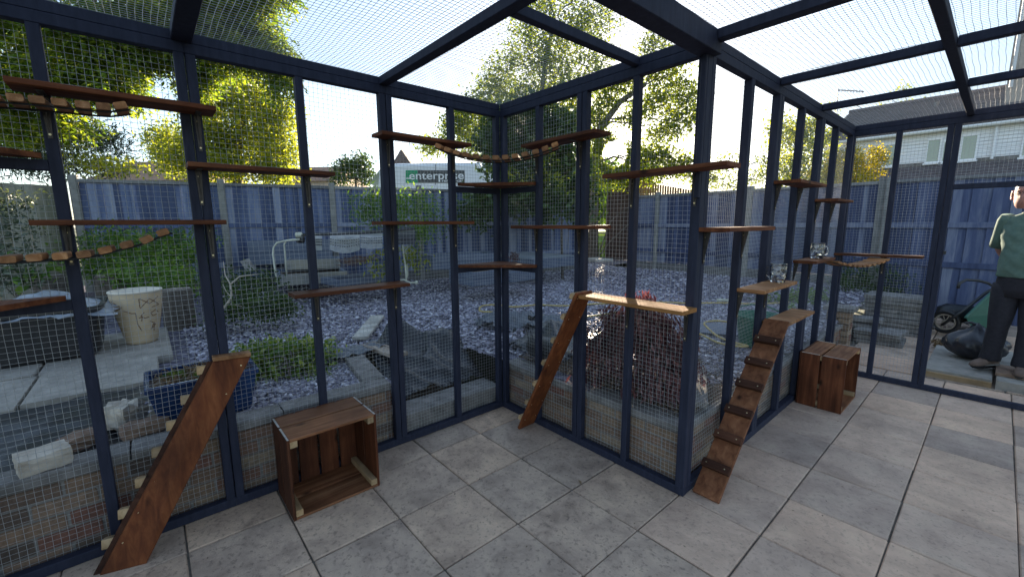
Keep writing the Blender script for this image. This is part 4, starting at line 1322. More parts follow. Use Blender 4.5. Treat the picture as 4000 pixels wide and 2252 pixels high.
def build_trees():
    # big ash overhanging from the left
    cl = px_clumps([(60, 60, 5.6, 150, 90, 170), (300, 80, 5.4, 170, 80, 190), (520, 60, 5.6, 150, 80, 170), (620, 170, 5.8, 120, 90, 140), (420, 220, 5.6, 170, 100, 200),
                    (200, 260, 5.8, 170, 110, 210), (40, 330, 6.0, 130, 120, 150), (330, 330, 5.9, 150, 60, 130), (480, 340, 6.0, 80, 50, 70), (800, 60, 6.0, 140, 90, 170), (980, 70, 6.2, 110, 80, 120),
                    (880, 190, 6.2, 140, 90, 170), (1050, 200, 6.3, 90, 90, 100), (1090, 310, 6.4, 50, 60, 45), (780, 300, 6.2, 60, 60, 60), (-200, 150, 5.6, 200, 220, 200), (600, -120, 5.6, 500, 100, 260), (1000, -60, 6.0, 180, 60, 120),
                    (230, 470, 6.4, 150, 60, 90), (80, 500, 6.4, 120, 60, 80)])
    tk = [at_d(-900, 1000, 6.5), at_d(-850, 500, 6.4), at_d(-600, 150, 6.2), at_d(-100, 20, 5.9), at_d(400, -60, 5.7), at_d(800, -40, 6.0)]
    tk[0][2] = 0.4
    t = thing('ash_tree', 'large tree overhanging from the left with feathery sunlit leaves', 'tree', tk[0])
    part('trunk', MB().tube(tk, [0.22, 0.18, 0.12, 0.07, 0.04, 0.02], 9), 'bark', t, smooth=True)
    lm = MB()
    for c, r, n in cl:
        ds = [np.linalg.norm(np.asarray(c) - p) for p in tk]
        lm.tube(limb_pts(tk[int(np.argmin(ds))], c), [0.022, 0.02, 0.016, 0.012, 0.008, 0.005], 5)
        for e in ball(c, r, 5, 0.6): lm.tube(limb_pts(c, e, 3), [0.006, 0.005, 0.004, 0.002], 4)
    part('limbs', lm, 'bark', t, smooth=True)
    cl = [(c, r, int(n * 2.3)) for c, r, n in cl]
    cs, ds = pinnate(cl, 12, 0.26, 0.085)
    add_child_mesh('crown', leaf_mesh('crown', cs, 0.072, 'leaf_ash', 0.2, 0.42, 0.15, ds), t)
    # sunlit yellow-green tree behind the fence
    cl = px_clumps([(800, 420, 11, 110, 90, 1300), (960, 380, 11, 120, 90, 1500), (1080, 450, 11, 90, 90, 1100), (820, 560, 11, 130, 90, 1500), (980, 540, 11.4, 140, 100, 1800), (1090, 590, 11, 80, 90, 1000),
                    (700, 620, 11, 90, 70, 800), (880, 650, 11, 160, 60, 1400), (1060, 670, 11, 110, 45, 800), (780, 330, 11.2, 70, 60, 500), (640, 560, 11.5, 80, 90, 700)])
    tree('lime_tree', 'bright yellow green tree in sunlight behind the blue fence', 'tree', [at_z(930, 1010, 0.3) * 0 + np.array([*at_d(930, 800, 11.2)[:2], 0.2]), at_d(925, 700, 11.2), at_d(930, 550, 11.2), at_d(950, 420, 11.2)], 0.16, cl, 'leaf_lime', 0.092, 9, 0.14, twigs=8, dens=2.7)
    # dark conifer at far left
    cl = px_clumps([(60, 560, 7.6, 150, 80, 1500), (280, 520, 7.8, 140, 70, 1200), (420, 560, 8.0, 90, 60, 700), (200, 640, 7.4, 170, 60, 1300), (400, 650, 7.8, 90, 40, 500), (-120, 600, 7.2, 120, 150, 900), (100, 430, 8, 140, 80, 900)])
    tree('conifer_tree', 'dark blue green conifer drooping behind the old fence at far left', 'tree', [np.array([*at_d(-60, 900, 8.2)[:2], 0.3]), at_d(-40, 640, 8.2), at_d(20, 400, 8.2)], 0.14, cl, 'leaf_conifer', 0.10, 12, 0.10, 0.1, 0.22, 0.5, twigs=8)
    cl = px_clumps([(470, 655, 7.2, 100, 30, 420), (350, 640, 7.0, 70, 30, 260)])
    tree('leafy_shrub', 'yellow tipped shrub peeping over the blue fence at the left', 'shrub', [np.array([*at_d(430, 860, 7.9)[:2], 0.4]), at_d(430, 700, 7.7)], 0.03, cl, 'leaf_lime', 0.07, 8, 0.08, twigs=4, limb_r=0.012)
    # tall airy tree behind the back corner
    cl = px_clumps([(2080, 60, 14, 130, 70, 520), (2200, 130, 14, 150, 90, 800), (2330, 90, 14.5, 120, 80, 480), (2060, 190, 14, 100, 80, 480), (1960, 280, 14, 90, 80, 420), (2150, 280, 14, 130, 80, 700), (2300, 260, 14, 110, 90, 560),
                    (1900, 360, 14, 80, 60, 380), (2020, 380, 13.5, 110, 60, 600), (2200, 390, 13.5, 140, 70, 800), (1840, 440, 13.5, 120, 55, 600), (1780, 500, 13.5, 90, 50, 560), (1880, 540, 13, 110, 70, 800), (2060, 480, 13.5, 130, 60, 700), (2250, 480, 13.5, 110, 60, 560),
                    (1690, 575, 13.5, 70, 30, 260), (2140, -40, 14.2, 130, 60, 330), (2260, -30, 14.2, 90, 60, 220)], 0.5)
    b0 = np.array([*at_d(2140, 820, 13.8)[:2], 0.3])
    tree('airy_tree', 'tall airy tree of many stems rising behind the back corner', 'tree', [b0, at_d(2130, 640, 13.8), at_d(2110, 430, 13.9), at_d(2130, 250, 14), at_d(2160, 100, 14)], 0.15, cl, 'leaf_olive', 0.115, 7, 0.14, twigs=8, limb_r=0.03, dens=2.4)
    # tree in front of the low sun
    cl = px_clumps([(2370, 380, 12.2, 60, 60, 330), (2450, 320, 12.2, 80, 60, 380), (2560, 170, 12.5, 70, 70, 330), (2600, 300, 12.2, 90, 70, 520), (2680, 380, 12, 80, 60, 430), (2560, 400, 12, 70, 50, 300), (2480, 450, 12, 90, 40, 270), (2650, 470, 12, 90, 50, 420), (2590, 520, 12, 100, 30, 260),
                    (2350, 560, 11.8, 60, 50, 360), (2420, 610, 11.8, 100, 45, 650), (2560, 610, 12, 90, 40, 480), (2660, 650, 12, 100, 40, 480), (2400, 680, 11.6, 110, 45, 750), (2520, 680, 12, 100, 30, 420), (2740, 690, 12.4, 70, 40, 300), (2340, 450, 12.2, 40, 60, 200)], 0.45)
    b0 = np.array([*at_d(2320, 860, 12.2)[:2], 0.3])
    tree('sunset_tree', 'spreading tree whose branches cross the low sun', 'tree', [b0, at_d(2325, 640, 12.2), at_d(2345, 500, 12.2), at_d(2420, 400, 12.2), at_d(2520, 330, 12.2)], 0.15, cl, 'leaf_olive', 0.105, 7, 0.12, twigs=10, limb_r=0.026, dens=2.3)
    # dense leafy climber over the back fence
    cl = px_clumps([(1960, 480, 8.3, 90, 50, 420), (2080, 460, 8.4, 90, 55, 460), (2190, 500, 8.5, 80, 60, 430), (1930, 560, 8.2, 90, 60, 480), (2050, 560, 8.3, 100, 70, 600), (2180, 590, 8.4, 90, 70, 520), (1960, 650, 8.2, 80, 70, 450), (2080, 680, 8.2, 100, 70, 560), (2220, 690, 8.4, 80, 70, 400),
                    (2000, 770, 8.1, 110, 50, 480), (2130, 790, 8.2, 110, 60, 480), (1900, 800, 7.9, 80, 50, 300), (1850, 830, 7.7, 60, 30, 140), (2260, 780, 8.4, 50, 90, 280)], 0.35)
    b0 = np.array([*at_d(2110, 900, 8.4)[:2], 0.35])
    tree('fence_shrub', 'dense dark green shrub with big leaves covering the back fence', 'shrub', [b0, at_d(2105, 800, 8.4), at_d(2090, 650, 8.4), at_d(2070, 520, 8.4)], 0.06, cl, 'leaf_dark', 0.14, 6, 0.13, 0.35, 0.48, 0.35, twigs=4, limb_r=0.02, dens=1.6)
    cl = px_clumps([(2130, 640, 7.9, 50, 40, 60), (2030, 690, 7.8, 50, 40, 60), (2160, 720, 7.9, 50, 40, 70), (2360, 700, 8.6, 40, 60, 90), (2320, 640, 8.6, 30, 60, 60)], 0.3)
    tree('fence_shrub', 'sunlit yellow green sprays hanging from the shrub beside the gap', 'shrub', [np.array([*at_d(2200, 900, 8.3)[:2], 0.35]), at_d(2190, 700, 8.2)], 0.03, cl, 'leaf_lime', 0.11, 5, 0.10, 0.3, 0.5, 0.3, twigs=3, limb_r=0.012)
    # bush far left of the van
    cl = px_clumps([(1350, 660, 20, 60, 40, 900), (1410, 640, 20, 50, 35, 700), (1430, 690, 20, 60, 35, 800), (1330, 700, 20, 50, 25, 500)])
    tree('round_bush', 'round dark bush against the sky left of the white van', 'bush', [np.array([*at_d(1390, 860, 20)[:2], 0.2]), at_d(1390, 700, 20)], 0.12, cl, 'leaf_dark', 0.15, 9, 0.16)
    # behind the right mesh
    cl = px_clumps([(2850, 640, 14, 60, 60, 420), (2930, 700, 14, 60, 40, 380), (2830, 720, 14, 70, 30, 320), (2990, 640, 14, 40, 70, 300)])
    tree('slim_tree', 'slim hazy tree seen through the mesh right of the thick post', 'tree', [np.array([*at_d(2900, 860, 14)[:2], 0.3]), at_d(2895, 740, 14), at_d(2890, 640, 14)], 0.07, cl, 'leaf_olive', 0.09, 7, 0.12, twigs=8)
    cl = px_clumps([(3080, 560, 11.5, 70, 80, 620), (3150, 500, 11.5, 60, 60, 480), (3060, 670, 11.5, 70, 60, 560), (3150, 640, 11.5, 70, 90, 760), (3200, 560, 11.5, 50, 60, 380), (3230, 700, 11.5, 60, 60, 420), (3040, 480, 11.6, 40, 50, 220)])
    tree('light_tree', 'light green tree behind the far end of the mug wall', 'tree', [np.array([*at_d(3120, 860, 11.8)[:2], 0.3]), at_d(3115, 720, 11.8), at_d(3120, 560, 11.8)], 0.08, cl, 'leaf_lime', 0.095, 7, 0.12, twigs=8, dens=1.5)
    # clipped golden shrub
    cl = px_clumps([(3300, 650, 9.8, 70, 60, 1700), (3390, 640, 9.8, 60, 65, 1700), (3350, 700, 9.8, 90, 30, 1100), (3430, 610, 9.8, 28, 32, 420), (3260, 640, 9.8, 40, 60, 900), (3330, 590, 9.8, 30, 24, 260), (3200, 690, 9.8, 60, 40, 700)], 0.8)
    tree('golden_shrub', 'clipped golden yellow shrub over the far fence', 'shrub', [np.array([*at_d(3340, 880, 9.8)[:2], 0.1]), at_d(3340, 720, 9.8)], 0.08, cl, 'leaf_gold', 0.055, 12, 0.06, twigs=3, limb_r=0.015)
    # trees beyond the roof
    cl = px_clumps([(3560, 420, 30, 110, 22, 900), (3440, 440, 30, 80, 16, 500), (3530, 350, 30, 30, 26, 130), (3470, 375, 30, 22, 14, 60), (3250, 425, 30, 40, 20, 160)])
    tree('distant_tree', 'tree tops showing over the dark tiled roof', 'tree', [np.array([*at_d(3530, 800, 30)[:2], 0.2]), at_d(3530, 430, 30)], 0.2, cl, 'leaf_lime', 0.16, 7, 0.18)
    cl = px_clumps([(2270, 770, 14.5, 60, 60, 900), (2350, 780, 14.5, 60, 60, 900), (2310, 720, 14.5, 70, 50, 800), (2240, 840, 14.5, 50, 30, 400), (2330, 835, 14.5, 60, 30, 500)])
    tree('lawn_bush', 'soft green bush standing on the lawn beyond the gap', 'bush', [np.array([*at_d(2310, 880, 14.5)[:2], 0.35]), at_d(2310, 800, 14.5)], 0.05, cl, 'leaf_fresh', 0.12, 8, 0.12, limb_r=0.015)
    # wood beyond the lawn
    cl = px_clumps([(2200 + i * 60, 720 + 30 * math.sin(i * 2.1), 42, 60, 90, 1300) for i in range(6)] + [(2200 + i * 60, 830, 40, 50, 40, 900) for i in range(5)])
    cen = clump_leaves(cl, 8, 0.35)
    me = leaf_mesh('far_wood', cen, 0.42, 'leaf_fresh', 0.3, 0.6)
    o = bpy.data.objects.new('far_wood', me); C.objects.link(o)
    tag(o, 'hazy green wood beyond the lane and lawn', 'wood', kind='stuff')
build_trees()
def low_plants():
    def plant(name, label, cat, base, clumps, leaf, size, sub=8, sd=0.06, up=0.4, aspect=0.5, droop=0.0, stem=0.006, twigs=3, dj=0.8, raw=None, group=None):
        cl = px_clumps(clumps, dj) if raw is None else raw
        return tree(name, label, cat, [np.array(base), np.array(base) + np.array([0.0, 0.0, 0.08])], stem * 1.6, cl, leaf, size, sub, sd, up, aspect, droop, twigs, stem, group)
    # weedy bed at the left
    plant('ground_cover', 'low bed of fresh green weeds in front of the blue fence', 'weeds', at_d(560, 1010, 6.0) * [1, 1, 0] + [0, 0, .5],
          [(420, 950, 6.2, 120, 50, 900), (560, 970, 5.8, 130, 70, 1300), (680, 1000, 5.7, 110, 60, 1200), (640, 1080, 5.2, 120, 40, 1000), (400, 1040, 5.8, 110, 50, 900), (730, 940, 6.2, 90, 40, 500), (520, 1060, 5.2, 80, 30, 400), (700, 1110, 4.9, 70, 40, 500), (300, 990, 6.4, 80, 50, 400)], 'leaf_fresh', 0.055, 8, 0.07, twigs=4)
    plant('ivy', 'grey green ivy climbing the left edge of the old fence', 'ivy', at_d(20, 1120, 4.6) * [1, 1, 0] + [0, 0, .4],
          [(20, 800, 4.8, 45, 80, 320), (10, 930, 4.6, 50, 90, 380), (30, 1060, 4.5, 60, 70, 320), (-60, 880, 4.7, 60, 180, 300), (80, 1090, 4.5, 50, 40, 130)], 'leaf_grey', 0.055, 6, 0.06)
    plant('broadleaf_weed', 'broad leaved weed beside the left post', 'weed', at_d(150, 1120, 4.6) * [1, 1, 0] + [0, 0, .42], [(150, 1075, 4.6, 45, 40, 50)], 'leaf_fresh', 0.11, 4, 0.06)
    # heap of cut evergreen branches
    plant('cut_branches', 'heap of cut leafy branches lying on the slate', 'branches', G(960, 1240), [(980, 1100, 4.9, 110, 45, 900), (1010, 1190, 4.5, 110, 60, 1200), (920, 1160, 4.6, 60, 60, 520), (1080, 1210, 4.5, 60, 40, 420), (880, 1230, 4.4, 50, 30, 260)], 'leaf_dark', 0.045, 8, 0.05, twigs=7)
    t = thing('bare_branch', 'pale forked bare branch lying against the cut greenery', 'branch', G(885, 1215))
    P = lambda q, d: at_d(q[0], q[1], d)
    part('stem', MB().tube([P((830, 1250), 4.2), P((885, 1190), 4.3), P((905, 1160), 4.35), P((900, 1110), 4.4), P((935, 1080), 4.45), P((1010, 1070), 4.5)], [0.016, 0.014, 0.012, 0.010, 0.008, 0.004], 7), 'twig', t, smooth=True)
    part('fork', MB().tube([P((900, 1185), 4.3), P((940, 1195), 4.35), P((980, 1205), 4.4)], [0.008, 0.006, 0.003], 6), 'twig', t)
    part('fork', MB().tube([P((900, 1110), 4.4), P((880, 1075), 4.45), P((872, 1020), 4.5)], [0.008, 0.006, 0.003], 6), 'twig', t)
    part('fork', MB().tube([P((905, 1160), 4.35), P((885, 1140), 4.4), P((870, 1110), 4.4)], [0.006, 0.005, 0.003], 6), 'twig', t)
    # variegated shrub by the wall
    plant('variegated_shrub', 'bright variegated shrub just behind the low wall by the blue planter', 'shrub', at_z(1130, 1480, .40),
          [(1010, 1380, 3.25, 65, 40, 420), (1100, 1380, 3.3, 80, 45, 560), (1190, 1360, 3.35, 75, 40, 480), (1060, 1440, 3.15, 90, 40, 560), (1180, 1430, 3.2, 70, 40, 420), (1240, 1400, 3.3, 35, 50, 200), (970, 1420, 3.1, 40, 30, 160), (1250, 1470, 3.1, 25, 30, 60)], 'leaf_varieg', 0.05, 7, 0.035, 0.6, 0.42, twigs=4)
    # weeping plant on the slate
    plant('weeping_shrub', 'weeping shrub mounded in front of the back fence', 'shrub', G(1560, 1050), [(1500, 790, 6.6, 100, 50, 700), (1610, 790, 6.6, 90, 45, 600), (1460, 850, 6.5, 70, 60, 480), (1580, 860, 6.6, 100, 60, 600), (1680, 860, 6.7, 40, 70, 260), (1640, 920, 6.5, 50, 50, 240), (1420, 800, 6.6, 40, 30, 140)], 'leaf_fresh', 0.06, 8, 0.07, 0.2, 0.4, 0.8)
    plant('weeping_shrub', 'yellowing lower sprays of the weeping shrub behind the bench', 'shrub', G(1590, 1055), [(1580, 1000, 6.2, 50, 50, 190), (1490, 1010, 6.1, 40, 60, 150), (1640, 1010, 6.2, 30, 40, 90), (1470, 1060, 6.0, 30, 30, 70)], 'leaf_lime', 0.06, 6, 0.06, 0.2, 0.4, 0.8)
    # weeping red maple
    b = np.array([0.98, 0.42, GZ])
    raw = []
    for i in range(64):
        a = rng.uniform(0, 2 * PI); h = rng.uniform(0.06, 0.44)
        rr = 0.40 * math.sqrt(max(0.03, 1 - (h / 0.52) ** 1.8)) * rng.uniform(0.7, 1.0)
        raw.append((b + [rr * math.cos(a), rr * math.sin(a) * 0.9, h], (0.10, 0.10, 0.08), 80))
    raw.append((b + [0.0, 0.03, 0.56], (0.085, 0.085, 0.09), 230)); raw.append((b + [0.0, 0.02, 0.44], (0.17, 0.17, 0.10), 320))
    t = thing('red_maple', 'mounded dark red weeping maple behind the sunlit shelf', 'shrub', b)
    part('trunk', MB().tube([b, b + [0.02, 0.01, 0.15], b + [0.0, 0.02, 0.3], b + [0.02, 0.03, 0.46]], [0.03, 0.026, 0.02, 0.006], 8), 'bark', t)
    lm = MB()
    for c, r, n in raw: lm.tube(limb_pts(b + [0, 0, 0.34], c, 4, 0.05), [0.008, 0.007, 0.005, 0.004, 0.002], 4)
    part('limbs', lm, 'bark', t)
    cen = clump_leaves(raw, 9, 0.03)
    dirs = (cen - (b + [0, 0, 0.35])); dirs[:, 2] -= 0.35; dirs /= np.linalg.norm(dirs, axis=1)[:, None]
    add_child_mesh('crown', leaf_mesh('crown', cen, 0.058, 'leaf_red', 0.15, 0.26, 0.7, dirs), t)
    # shrub behind the slab stack
    plant('cotoneaster', 'small leaved dark shrub behind the stacked slabs', 'shrub', at_d(3400, 1130, 7.0) * [1, 1, 0] + [0, 0, 0.05],
          [(3340, 1080, 6.9, 60, 55, 700), (3440, 1100, 6.9, 80, 70, 1000), (3540, 1110, 7.0, 70, 60, 800), (3620, 1140, 7.1, 50, 50, 450), (3390, 1140, 6.8, 80, 40, 600), (3500, 1170, 6.8, 80, 40, 500), (3290, 1110, 6.9, 40, 40, 300)], 'leaf_dark', 0.04, 8, 0.05)
    # tufts of grass by the fence behind the mugs
    plant('grass_clump', 'green weeds along the foot of the wall behind the mugs', 'weeds', at_z(3050, 1180, GZ), [(3020, 1190, 6.0, 60, 22, 260), (3120, 1170, 6.0, 60, 30, 320), (3190, 1160, 6.2, 40, 25, 200), (3060, 1225, 5.4, 50, 12, 130)], 'leaf_fresh', 0.06, 6, 0.06)
    plant('gutter_weed', 'dry yellow weed growing in the porch gutter', 'weed', at_d(3895, 700, 17.4), [(3890, 690, 17.4, 20, 8, 90)], 'leaf_gold', 0.10, 5, 0.05)
low_plants()
def blades(name, label, n, x0, x1, y0, y1, h, mat):
    x = rng.uniform(x0, x1, n); y = rng.uniform(y0, y1, n)
    cen = np.stack([x, y, np.full(n, GZ) + h * 0.4], 1)
    d = np.stack([rng.normal(0, .35, n), rng.normal(0, .35, n), np.ones(n)], 1)
    me = leaf_mesh(name, cen, h, mat, 0.0, 0.09, 0.0, d)
    o = bpy.data.objects.new(name, me); C.objects.link(o)
    tag(o, label, 'grass', kind='stuff')
blades('grass', 'rough sunlit grass beyond the garden gap', 14000, -12, -4.5, 9.3, 22, 0.10, 'grass')

# ================================================================== GARDEN OBJECTS
def cloth(P, wr=0.02, fr=(7, 9), seed=0, jag=0.0):
    """wrinkle a grid of points along z"""
    r = np.random.default_rng(seed)
    nu, nv = P.shape[:2]
    u = np.linspace(0, 1, nu)[:, None]; v = np.linspace(0, 1, nv)[None, :]
    z = np.zeros((nu, nv)); 
    for k in range(7):
        a = r.uniform(0, PI); f = r.uniform(*fr); ph = r.uniform(0, 6)
        s = np.sin((u * math.cos(a) + v * math.sin(a)) * f * 2 + ph + 1.3 * np.sin(v * 5 + k) * 0.6)
        z += (1 - np.abs(s)) ** 2 * r.uniform(0.3, 1.0)
    P = P.copy(); P[:, :, 2] += (z / 3.0) * wr
    if jag:
        P[:, :, :2] += r.normal(0, jag, (nu, nv, 2)) * ((u < 0.04) | (u > 0.96) | (v < 0.04) | (v > 0.96))[:, :, None]
    return P
def sheet(name, label, cat, corners, nu, nv, wr, mat, seed=0, fr=(4, 8), prof=None, jag=0.01):
    a, b, c, d = [np.array(x, float) for x in corners]
    u = np.linspace(0, 1, nu)[:, None, None]; v = np.linspace(0, 1, nv)[None, :, None]
    P = (a * (1 - u) + b * u) * (1 - v) + (d * (1 - u) + c * u) * v
    if prof is not None:
        P[:, :, 2] += prof(u[:, :, 0], v[:, :, 0])
    P = cloth(P, wr, fr, seed, jag)
    return solo(name, MB().grid(P), mat, label, cat, smooth=True)
def irregular_block(c, r, seed, squash=(1, 1, 1), rot=0.0, blocky=0.6):
    bm = bmesh.new()
    bmesh.ops.create_icosphere(bm, subdivisions=2, radius=1.0)
    rr = random.Random(seed)
    for v in bm.verts:
        d = v.co.copy()
        m = max(abs(d.x), abs(d.y), abs(d.z))
        v.co = d.lerp(d / m * 0.85, blocky) * (1 + rr.uniform(-0.09, 0.09))
        v.co.x *= squash[0] * r; v.co.y *= squash[1] * r; v.co.z *= squash[2] * r
    mb = MB()
    R = Matrix.Rotation(rot, 3, 'Z')
    bm.verts.ensure_lookup_table(); bm.verts.index_update()
    zmin = min(v.co.z for v in bm.verts)
    mb.v = [tuple(R @ v.co + Vector(c) - Vector((0, 0, zmin))) for v in bm.verts]
    mb.f = [tuple(v.index for v in f.verts) for f in bm.faces]
    bm.free()
    return mb
def cut_block(c, size, seed, rot=0.0, jit=0.05):
    bm = bmesh.new()
    bmesh.ops.create_cube(bm, size=1.0)
    bmesh.ops.subdivide_edges(bm, edges=bm.edges[:], cuts=3, use_grid_fill=True)
    rr = random.Random(seed)
    for v in bm.verts:
        m = sorted(abs(x) for x in v.co)
        k = 0.93 if m[1] > .49 else 1.0
        v.co = Vector((v.co.x * size[0], v.co.y * size[1], v.co.z * size[2])) * k + Vector((rr.uniform(-1, 1), rr.uniform(-1, 1), rr.uniform(-1, 1))) * jit * min(size)
    Rm = Matrix.Rotation(rot, 3, 'Z')
    mb = MB(); bm.verts.index_update()
    mb.v = [tuple(Rm @ v.co + Vector(c) + Vector((0, 0, size[2] / 2))) for v in bm.verts]; mb.f = [tuple(v.index for v in f.verts) for f in bm.faces]; bm.free()
    return mb
def garden_left():
    # concrete slabs by the pot
    for i, (x0, x1, y0, y1, z) in enumerate(((-1.93, -1.24, -2.78, -2.12, 0.432), (-3.2, -1.945, -2.80, -2.02, 0.428), (-1.93, -1.20, -3.7, -2.795, 0.43), (-3.2, -1.945, -3.75, -2.815, 0.434))):
        lab = ['grey concrete slab right in front of the stoneware pot', 'grey concrete slab under the stoneware pot', 'grey concrete slab at the left edge nearest the mesh', 'grey concrete slab at the left edge under the black tub'][i]
        solo('concrete_slab', MB().cbox(x0, x1, y0, y1, z - 0.055, z, 0.008), 'concrete', lab, 'slab', group='concrete slabs by the pot')
    # stoneware pot with carved marks
    pc = np.array([-2.62, -2.215, 0.4285])
    prof = [(0.10, 0.0), (0.112, 0.004), (0.118, 0.03), (0.135, 0.12), (0.158, 0.24), (0.177, 0.35), (0.185, 0.41), (0.188, 0.45), (0.188, 0.475)]
    t = thing('stoneware_pot', 'tall tan stoneware pot with carved letters on the concrete slab', 'pot', pc)
    part('body', MB().lathe(prof, pc, 48, True), 'pot', t, smooth=True)
    part('rim', MB().lathe([(0.1882, 0.473), (0.194, 0.479), (0.194, 0.490), (0.188, 0.494), (0.172, 0.488), (0.165, 0.42), (0.14, 0.28)], pc, 48), 'pot_rim', t, smooth=True)
    part('soil', MB().lathe([(0.0, 0.385), (0.08, 0.39), (0.16, 0.38)], pc, 32), 'soil', t)
    part('stone', irregular_block(pc + [-0.05, 0.0, 0.39], 0.045, 3, (1, 1, 0.7)), 'black_plastic', t)
    def rad(z):
        for (r0, z0), (r1, z1) in zip(prof, prof[1:]):
            if z0 <= z <= z1: return r0 + (r1 - r0) * (z - z0) / (z1 - z0)
        return prof[-1][0]
    face = math.atan2(CAM[1] - pc[1], CAM[0] - pc[0])
    strokes = [[(0.02, .43), (.02, .34), (.10, .42), (.20, .35), (.12, .34)], [(.02, .43), (.10, .375), (.19, .43)],            # bow-like mark
               [(.05, .30), (.02, .27), (.05, .245), (.09, .25)], [(.16, .31), (.11, .285), (.13, .255), (.18, .265)], [(.17, .30), (.20, .28)],
               [(-.12, .33), (-.05, .30), (-.02, .30)], [(-.02, .30), (-.02, .20), (.01, .13)], [(0.0, .25), (.03, .26), (.02, .22)],
               [(.10, .21), (.17, .17), (.11, .13), (.15, .19), (.15, .11)], [(.29, .40), (.29, .31)], [(.29, .40), (.36, .38), (.30, .35), (.38, .31)], [(.31, .28), (.31, .12)], [(-.22, .41), (-.12, .36), (-.20, .33), (-.28, .38)]]
    for st in strokes:
        pts = []
        for (x0, z0), (x1, z1) in zip(st, st[1:]):
            for k in range(5): pts.append((x0 + (x1 - x0) * k / 5, z0 + (z1 - z0) * k / 5))
        pts.append(st[-1])
        P = []
        for xx, zz in pts:
            a = face - 0.12 + (xx + 0.02) / 0.2
            r_ = rad(zz) + 0.0005
            P.append((pc[0] + r_ * math.cos(a), pc[1] + r_ * math.sin(a), pc[2] + zz))
        part('carving', MB().tube(P, 0.0036, 5), 'pot_carving', t)
    # black tub with clear bag
    t = thing('black_tub', 'big black plastic tub at the left edge with polythene on top', 'tub', (-2.62, -2.86, 0.434))
    def sq(hx, hy, z, n=40, e=0.28):
        return [(-2.62 + hx * np.sign(math.cos(a)) * abs(math.cos(a)) ** e, -2.86 + hy * np.sign(math.sin(a)) * abs(math.sin(a)) ** e, z) for a in (2 * PI * k / n for k in range(n))]
    part('body', MB().rings([sq(.31, .36, .435), sq(.33, .38, .46), sq(.37, .42, .80), sq(.39, .44, .82), sq(.39, .44, .85), sq(.36, .41, .85), sq(.34, .39, .70)], True, True), 'black_plastic', t)
    u = np.linspace(-1, 1, 22)
    X, Y = np.meshgrid(-2.60 + u * 0.42, -2.80 + u * 0.46, indexing='ij')
    Z = 0.80 + 0.16 * np.exp(-((X + 2.62) ** 2 + (Y + 2.78) ** 2) / 0.09) - 0.02 * (np.abs(u)[:, None] + np.abs(u)[None, :])
    P = cloth(np.stack([X, Y, Z], 2), 0.05, (4, 9), 5, 0.03)
    part('polythene', MB().grid(P), 'clear_bag', t, smooth=True)
    # membrane in front of the slabs
    sheet('weed_membrane', 'wrinkled black weed membrane between the slabs and the low wall', 'membrane', ((-1.26, -3.5, .392), (-0.24, -3.5, .40), (-0.24, -1.95, .40), (-1.22, -2.0, .392)), 34, 46, 0.035, 'membrane', 3)
    sheet('weed_membrane', 'flat fold of black membrane behind the variegated shrub', 'membrane', (G(1240, 1440) + [0, 0, .02], G(1262, 1398) + [0, 0, .03], G(1560, 1345) + [0, 0, .07], G(1480, 1395) + [0, 0, .06]), 16, 44, 0.06, 'plastic_grey', 8)
    # blue glazed planter
    t = thing('blue_planter', 'deep blue glazed rectangular planter behind the ramp', 'planter', (-0.47, -1.93, .395))
    bx0, bx1, by0, by1 = -0.665, -0.285, -2.185, -1.66
    def rect(dx, z, e=0.012):
        x0, x1, y0, y1 = bx0 + dx, bx1 - dx, by0 + dx, by1 - dx
        return [(x0 + e, y0, z), (x1 - e, y0, z), (x1, y0 + e, z), (x1, y1 - e, z), (x1 - e, y1, z), (x0 + e, y1, z), (x0, y1 - e, z), (x0, y0 + e, z)]
    part('body', MB().rings([rect(.055, .395), rect(.05, .40), rect(.012, .62), rect(.0, .625), rect(.0, .65), rect(.004, .655), rect(.022, .655), rect(.03, .60)], True, False), 'glaze', t)
    part('compost', MB().grid(np.array([[(x, y, .602 + .014 * math.sin(x * 40) * math.cos(y * 33)) for y in np.linspace(by0 + .03, by1 - .03, 16)] for x in np.linspace(bx0 + .03, bx1 - .03, 12)])), 'bark_chip', t)
    n = 320
    cen = np.stack([rng.uniform(bx0 + .04, bx1 - .04, n), rng.uniform(by0 + .04, by1 - .05, n), rng.uniform(.61, .66, n)], 1)
    add_child_mesh('dry_stems', leaf_mesh('dry_stems', cen, 0.07, 'leaf_dry', 0.1, 0.08), t)
    cen = np.concatenate([ball((-0.5, -2.05, .635), (.05, .07, .03), 60), ball((-0.42, -1.9, .64), (.06, .06, .03), 70), ball((-0.55, -1.78, .65), (.05, .06, .03), 60)])
    add_child_mesh('seedlings', leaf_mesh('seedlings', cen, 0.04, 'leaf_varieg', 0.4, 0.45), t, kind='stuff')
    # stones on and behind the wall
    solo('stone_block', cut_block((-0.165, -2.545, .436), (.15, .17, .075), 4, 0.25), 'rock', 'squared pale stone block on the low wall at the left edge', 'stone')
    solo('rough_stone', cut_block((-0.36, -2.44, .41), (.10, .15, .07), 9, 0.6, .12), 'rock_brown', 'small rough brown stone left of the second post', 'stone')
    solo('rough_stone', cut_block((-0.50, -2.285, .42), (.14, .16, .12), 12, 0.9, .13), 'rock', 'pale angular stone right beside the second post', 'stone')
    solo('rough_stone', cut_block((-0.31, -2.20, .41), (.10, .20, .075), 15, 0.25, .08), 'rock_brown', 'brown broken brick in front of the blue planter', 'stone')
